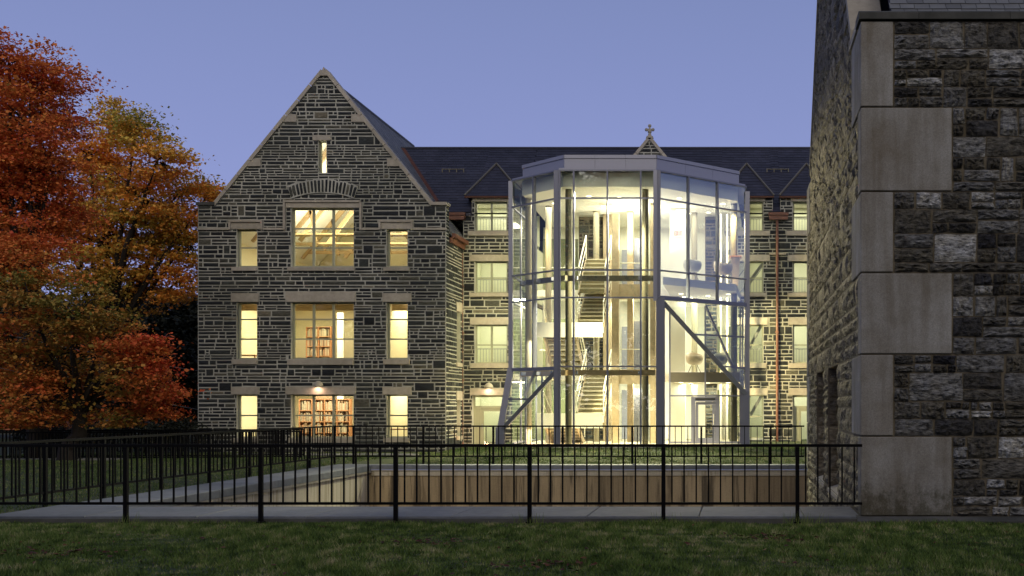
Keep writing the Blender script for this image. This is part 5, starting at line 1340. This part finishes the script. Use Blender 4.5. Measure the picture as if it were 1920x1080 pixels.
egg_chair(1302, 42.0, 2.93, 'tan shell chair on the first floor above the entrance door', rz=.4, s=.98)
egg_chair(1349, 42.3, 2.93, 'shell chair coloured as in shadow beside the tan one on the first floor', mat='colshade', rz=-.5, s=1.0)  # shadow on this shell is its dark colour
egg_chair(1298, 39.9, 6.23, 'white shell chair at the upper glass near the exit sign', mat='white', rz=.2, s=1.0)
egg_chair(1356, 40.85, 6.23, 'tan shell chair at the upper right glass beside the lectern', mat='chair', rz=.9, s=1.05)
lt = empty('side_lectern', (xa(1379, 41.5), 41.5, 6.22)); tag(lt, 'tan tapered lectern at the right end of the upper floor', 'lectern')
x = xa(1379, 41.5); mb = B(); mb.prism([(x-.1, 41.5, 6.22), (x+.1, 41.5, 6.22), (x+.17, 41.5, 7.3), (x-.17, 41.5, 7.3)], (0, .3, 0)); mb.build('pedestal', M['chair'], lt)
mb = B(); mb.box((x-.23, 41.42, 7.302), (x+.23, 41.88, 7.35)); mb.build('reading_top', M['wood'], lt)
bn = empty('litter_bin', (xa(1370, 41.9), 41.9, .24)); tag(bn, 'small dark litter bin inside the pavilion right of the entrance door', 'bin')
x = xa(1374, 41.9); mb = B(); mb.lathe([(0, .24), (.13, .24), (.15, .8), (.13, .8), (.12, .3)], (x, 41.9, 0), 14); mb.build('bin_body', M['black'], bn)
es = empty('exit_sign', (xa(1271, 42.55), 42.55, za(438, 42.55))); tag(es, 'red lettered EXIT sign hanging near the top right of the pavilion', 'sign')
x, z = xa(1271, 42.55), za(438, 42.55); mb = B(); mb.box((x-.17, 42.5, z-.13), (x+.17, 42.56, z+.13)); mb.build('sign_face', M['exitface'], es)
mb = B(); y = 42.49
def seg(a, b): mb.beam((x+a[0], y, z+a[1]), (x+b[0], y, z+b[1]), .02, .028, up=(0, 1, 0))
for i, ch in enumerate('EXIT'):
    u = -.125+i*.075; t, bt, w = .085, -.085, .05
    if ch == 'E': seg((u, bt), (u, t)); [seg((u+.012, q), (u+w, q)) for q in (t-.012, 0, bt+.012)]
    if ch == 'X': seg((u, bt), (u+w, t)); seg((u, t), (u+w, bt))
    if ch == 'I': seg((u+w/2, bt), (u+w/2, t))
    if ch == 'T': seg((u+w/2, bt), (u+w/2, t-.03)); seg((u-.005, t-.013), (u+w+.005, t-.013))
mb.build('lettering', M['red'], es)
mb = B(); mb.tube([(x, 42.53, z+.13), (x, 42.53, 9.36)], .01, 6); mb.build('hanger', M['frame_lt'], es)

# ------------------------------------------------------------------ trees
def leaf_mesh(name, P_, size, mat, tint, flat=.6):
    n = len(P_); nz = nrg.normal(size=(n, 3)); nz[:, 2] += flat*2*np.sign(nz[:, 2]+1e-9)*.6; nz /= np.linalg.norm(nz, axis=1)[:, None]
    a = np.cross(nz, nrg.normal(size=(n, 3))); a /= np.linalg.norm(a, axis=1)[:, None]; b = np.cross(nz, a)
    S = (size*np.clip(nrg.lognormal(-.08, .38, n), .4, 2.1))[:, None]
    V = np.empty((n*4, 3)); V[0::4] = P_-a*S*.5; V[1::4] = P_+b*S*.42+nz*S*.08; V[2::4] = P_+a*S*.5; V[3::4] = P_-b*S*.42+nz*S*.08
    org = V.mean(0); V = V-org
    me = bpy.data.meshes.new(name); me.vertices.add(n*4); me.loops.add(n*4); me.polygons.add(n)
    me.vertices.foreach_set('co', V.ravel()); me.loops.foreach_set('vertex_index', np.arange(n*4, dtype=np.int32))
    me.polygons.foreach_set('loop_start', np.arange(0, n*4, 4, dtype=np.int32)); me.polygons.foreach_set('loop_total', np.full(n, 4, dtype=np.int32))
    t = me.attributes.new('tint', 'FLOAT', 'FACE'); t.data.foreach_set('value', np.clip(tint, 0, 1).astype(np.float32))
    me.materials.append(mat); me.update(); me.validate(); return me, Vector(org)
def tree(label, cat, blobs, Y, base, mat, group, dens=1.0, leaf=.13, tintf=None, trunk_r=.28, name='maple_tree', depth=1.0, spray=.42, limbs=True, twigs=True, cut=.9):
    """blobs: (px,py,r_px) masses of the crown at distance Y; base: trunk foot"""
    root = empty(name, base); tag(root, label, cat, group); base = Vector(base)
    C = []; k = Y/F
    for (px, py, r) in blobs:
        yy = Y+rnd.uniform(-1, 1)*1.6*depth; c = at(px, py, yy); C.append((c, r*k))
    # limbs: trunk to a fork, then to each mass, then twigs
    top = sum((c for c, r in C), Vector())/len(C); fork = Vector((base.x*.6+top.x*.4, base.y, base.z+max(1.6, (top.z-base.z)*.38)))
    tb = MB(); m1 = (base+fork)/2+Vector((.15, 0, 0)); tb.tube([base-Vector((0, 0, .3)), base+Vector((0, 0, .4)), m1, fork], [trunk_r*1.5, trunk_r*1.1, trunk_r*.95, trunk_r*.8], 9)
    P_ = []; T_ = []
    for (c, r) in C:
        mid = fork.lerp(c, .5)+Vector((rnd.uniform(-.3, .3), rnd.uniform(-.4, .4), rnd.uniform(.1, .5)))
        tb.tube([fork-Vector((0, 0, .1)), fork.lerp(mid, .5)+Vector((0, 0, .1)), mid, c], [trunk_r*.5, trunk_r*.4, trunk_r*.28, trunk_r*.1], 6)
        ns = int(14*max(.6, r)**2*1.6)
        for q in range(ns):
            v = Vector((rnd.gauss(0, 1), rnd.gauss(0, 1), rnd.gauss(0, 1))).normalized()*r*rnd.random()**.38*(1+rnd.uniform(-.12, .22)); v.z *= .92
            s = c+v
            if twigs and q % 2 == 0: tb.tube([c.lerp(s, .15), c.lerp(s, .6)+Vector((0, 0, rnd.uniform(-.1, .15))), s], [trunk_r*.12, trunk_r*.07, .01], 4, caps=False)
            nl = int(rnd.uniform(60, 150)*dens); sp = spray*rnd.uniform(.6, 1.25)
            pts = nrg.normal(size=(nl, 3))*np.array([sp, sp, sp*.27])+np.array(s); P_.append(pts)
            tt = tintf(s, rnd) if tintf else .5; T_.append(np.full(nl, tt)+nrg.normal(0, .1, nl))
    tb.build('trunk', M['bark'], root)
    P_ = np.concatenate(P_); T_ = np.concatenate(T_)
    keep = P_[:, 2] > base.z+cut; P_ = P_[keep]; T_ = T_[keep]
    me, org = leaf_mesh('crown', P_, leaf, M[mat], T_); link('crown', me, root, org); return root
def lowf(s, f=.6): return .5*math.sin(s.x*f+1.7*math.sin(s.z*f*.7))*math.cos(s.z*f*1.1+s.y*.4)
def t_red(s, r):
    return .74+.28*lowf(s, .9)-.45*sm(7.5, 3.5, s.z)*(.5+.5*math.sin(s.x*1.3+s.z))+r.uniform(-.2, .2)
def t_org(s, r): return .52+.42*lowf(s, .9)-.12*sm(11, 14, s.z)-.22*sm(8, 4.5, s.z)+r.uniform(-.2, .2)
def t_low(s, r):
    u = PX+F*s.x/s.y; return .46+.36*lowf(s, 1.3)+.4*sm(200, 330, u)-.3*sm(3.6, 5.6, s.z)+r.uniform(-.2, .2)
AUT = 'autumn maples left of the gabled building'
red = tree('tall red maple filling the upper left corner of the picture', 'tree',
     [(18, 118, 70), (80, 165, 58), (-50, 190, 95), (55, 235, 80), (98, 225, 44), (10, 310, 90), (92, 320, 62), (-60, 330, 110), (60, 400, 85), (-20, 430, 90), (110, 420, 45), (40, 490, 80), (-70, 500, 100)],
     36, (xa(72, 36), 36, -.05), 'leaf_red', AUT, 1.7, .092, t_red, .3)
org_ = tree('orange gold maple between the red maple and the gable', 'tree',
     [(205, 235, 48), (255, 240, 42), (165, 290, 45), (296, 300, 52), (215, 330, 62), (270, 370, 70), (340, 360, 56), (388, 368, 34), (160, 400, 62), (305, 450, 72), (215, 450, 75), (352, 450, 55), (335, 525, 45), (150, 510, 60), (265, 540, 50)],
     47, (xa(150, 47), 47, -.1), 'leaf_orange', AUT, 1.25, .105, t_org, .34)
low_ = tree('low spreading maple with red tips in front of the orange one', 'tree',
     [(60, 575, 62), (140, 590, 58), (205, 620, 50), (20, 660, 70), (110, 680, 60), (225, 690, 55), (270, 660, 35), (180, 740, 52), (258, 745, 45), (292, 728, 24), (60, 750, 60), (120, 775, 42), (-30, 740, 70), (225, 785, 28), (10, 790, 30), (275, 655, 24), (302, 772, 22), (308, 738, 14), (280, 700, 24)],
     34, (xa(120, 34), 34.2, -.05), 'leaf_low', AUT, 1.25, .092, t_low, .24, spray=.36, cut=1.02)
tree('dark woodland tree in shadow right behind the low red maple', 'tree', [(300, 640, 60), (345, 600, 55), (330, 700, 70), (290, 740, 60), (355, 740, 60), (340, 800, 60), (300, 820, 50), (260, 700, 50)],
     56, (xa(318, 56), 56, 0), 'leaf_dark', 'dark trees behind the maples', .9, .2, None, .3, 'woodland_tree', spray=.6)
tree('dark woodland tree behind the trunks of the left maples', 'tree', [(60, 620, 80), (150, 640, 80), (100, 740, 80), (200, 740, 80), (-20, 700, 90), (20, 620, 80)],
     60, (xa(110, 60), 60, 0), 'leaf_dark', 'dark trees behind the maples', .8, .22, None, .3, 'woodland_tree', spray=.7)
tree('dark woodland tree between the maples and the gable wall', 'tree', [(230, 620, 70), (220, 730, 70), (250, 800, 50), (190, 680, 60)],
     64, (xa(235, 64), 64, 0), 'leaf_dark', 'dark trees behind the maples', .8, .22, None, .28, 'woodland_tree', spray=.7)
# far wood that closes the horizon
P_ = []
for i in range(900):
    x = rnd.uniform(-150, -34) if rnd.random() < .6 else rnd.uniform(-60, -30); y = rnd.uniform(92, 125); z = rnd.random()**.8*(9+3*math.sin(x*.2))
    P_.append(nrg.normal(size=(60, 3))*np.array([1.2, 1.2, .8])+np.array([x, y, z+.5]))
P_ = np.concatenate(P_); me, o_ = leaf_mesh('far_wood', P_, .6, M['leaf_dark'], nrg.uniform(0, 1, len(P_)))
tag(link('far_wood', me, None, o_), 'dark far wood closing the view under the maples', 'wood', kind='stuff')
# shrubs by the ramp
for i, (px, Y, w, h) in enumerate(((80, 38, 1.0, 1.3), (245, 40, 1.6, 1.25), (330, 41, 1.3, 1.25), (165, 43, 1.2, 1.2))):
    c = Vector((xa(px, Y), Y, -.05)); r_ = empty('shrub', c); tag(r_, ['dark rounded shrub at the far left by the ramp', 'dark clipped shrub behind the ramp railing, second from the gable', 'dark clipped shrub nearest the gable wall corner', 'dark shrub below the street lamps'][i], 'shrub', 'dark shrubs behind the ramp railing')
    pts = nrg.normal(size=(3500, 3)); pts /= np.linalg.norm(pts, axis=1)[:, None]; pts *= (nrg.random((3500, 1))**.3)*np.array([w, .7, h*.55]); pts[:, 2] = pts[:, 2]+h*.5; pts = pts[pts[:, 2] > .02]+np.array(c)
    me, o_ = leaf_mesh('foliage', pts, .07, M['leaf_dark'], nrg.uniform(0, 1, len(pts))); link('foliage', me, r_, o_)
    mb = B()
    for k in range(5): mb.tube([c, c+Vector((rnd.uniform(-.4, .4)*w, rnd.uniform(-.3, .3), h*.7))], [.03, .01], 5)
    mb.build('stem', M['bark'], r_)
# trees to the east, seen in the pavilion glass
def copy_tree(o, loc, label):
    r_ = o.copy(); COL.objects.link(r_); r_.location = loc; r_['label'] = label; r_['group'] = 'trees mirrored in the pavilion glass'
    for ch in o.children:
        c = ch.copy(); COL.objects.link(c); c.parent = r_
    return r_
copy_tree(org_, (44, 40.5, -.1), 'tree mirrored dark in the lower panes of the right glass facet')
copy_tree(red, (52, 47.5, -.1), 'second tree mirrored in the right glass facet')
for i, (x_, y_, sc) in enumerate(((-14, -26, 1.75), (2, -31, 1.9), (-5, -24, 1.6), (14, -27, 1.7), (-28, -22, 1.6))):
    c_ = copy_tree((org_, red)[i % 2], (x_, y_, -.1), ['tree behind the viewpoint mirrored in the left of the front glass', 'tree behind the viewpoint mirrored in the right of the front glass', 'tree behind the viewpoint mirrored mid glass', 'tree behind the viewpoint, farthest to the right', 'tree behind the viewpoint, farthest to the left'][i]); c_.scale = (sc, sc, sc); c_.rotation_euler = (0, 0, i*1.3)

P_ = []
for i in range(2600):
    x = rnd.uniform(-70, 60); y = rnd.uniform(-52, -40); z = rnd.random()**.8*(21+4*math.sin(x*.23)+3*math.sin(x*.61))
    P_.append(nrg.normal(size=(40, 3))*np.array([1.2, 1.2, .8])+np.array([x, y, z+.5]))
P_ = np.concatenate(P_); me, o_ = leaf_mesh('far_wood', P_, .75, M['leaf_dark'], nrg.uniform(0, 1, len(P_)))
tag(link('far_wood', me, None, o_), 'dark wood behind the viewpoint, mirrored in the front glass', 'wood', kind='stuff')
# ------------------------------------------------------------------ far brick building, street lamps, cables
fb = empty('brick_building', (xa(20, 75), 75, 0)); tag(fb, 'distant lit red brick building glimpsed under the left maple', 'building')
mb = B(); mb.box((xa(-60, 75), 75, 0), (xa(62, 75), 80, 3.1)); mb.build('wall', M['brick'], fb)
mb = B(); mb.box((xa(90, 75), 74, 0), (xa(112, 75), 76, 3.0)); mb.build('porch_pier', M['brick'], fb)
mb = B(); mb.prism([(xa(-60, 75), 74.6, 3.11), (xa(-60, 75), 77.5, 5.5), (xa(-60, 75), 80.4, 3.11)], (xa(62, 75)-xa(-60, 75), 0, 0)); mb.build('roof', M['slate'], fb)
for px in (18, 40):
    w_ = B(); w_.box((xa(px, 75)-.25, 74.95, .8), (xa(px, 75)+.25, 74.998, 2.2)); w_.build('window', M['frame_lt'], fb)
area_light('porch_light', (xa(30, 72), 71, 3.5), 1, 1, 45, (1, .5, .25), rot=(R(60), 0, 0))
area_light('porch_light', (xa(120, 72), 70, 3.5), 1, 1, 60, (1, .6, .3), rot=(R(60), 0, 0))
def lamp(px, py, Y, label, r=.16):
    p = at(px, py, Y); root = empty('street_lamp', (p.x, Y, 0)); tag(root, label, 'street lamp', 'street lamps far behind the trees')
    mb = B(); mb.tube([(p.x, Y, 0), (p.x, Y, p.z-.1)], [.08, .05], 8); mb.build('lamp_post', M['black'], root)
    mb = B(); mb.lathe([(0, -r), (r*.8, -r*.6), (r, 0), (r*.8, r*.6), (0, r)], p, 12); mb.build('lamp_globe', M['streetglow'], root)
    mb = B(); mb.lathe([(r*1.3, r*.6), (r*.5, r*1.2), (0, r*1.3)], p, 12); mb.build('lamp_cap', M['black'], root)
lamp(162, 811, 66, 'bright twin glow street lamp under the orange maple'); lamp(147, 812, 70, 'dimmer street lamp just left of the bright one', .1); lamp(298, 809, 66, 'street lamp near the gable wall', .11)
def cable(a, b, sag, label):
    pts = []
    for i in range(25):
        t = i/24; p = Vector(a).lerp(Vector(b), t); p.z -= sag*4*t*(1-t); pts.append(p)
    mb = B(); mb.tube(pts, .011, 5); tag(mb.build('utility_cable', M['cable']), label, 'cable', 'thin cables across the maples')
cable(at(-60, 676, 31), at(372, 768, 43), .05, 'lowest thin pale cable slanting across the left maples')
cable(at(-60, 610, 33), at(372, 695, 43), .1, 'upper thin cable slanting across the maples to the wall')
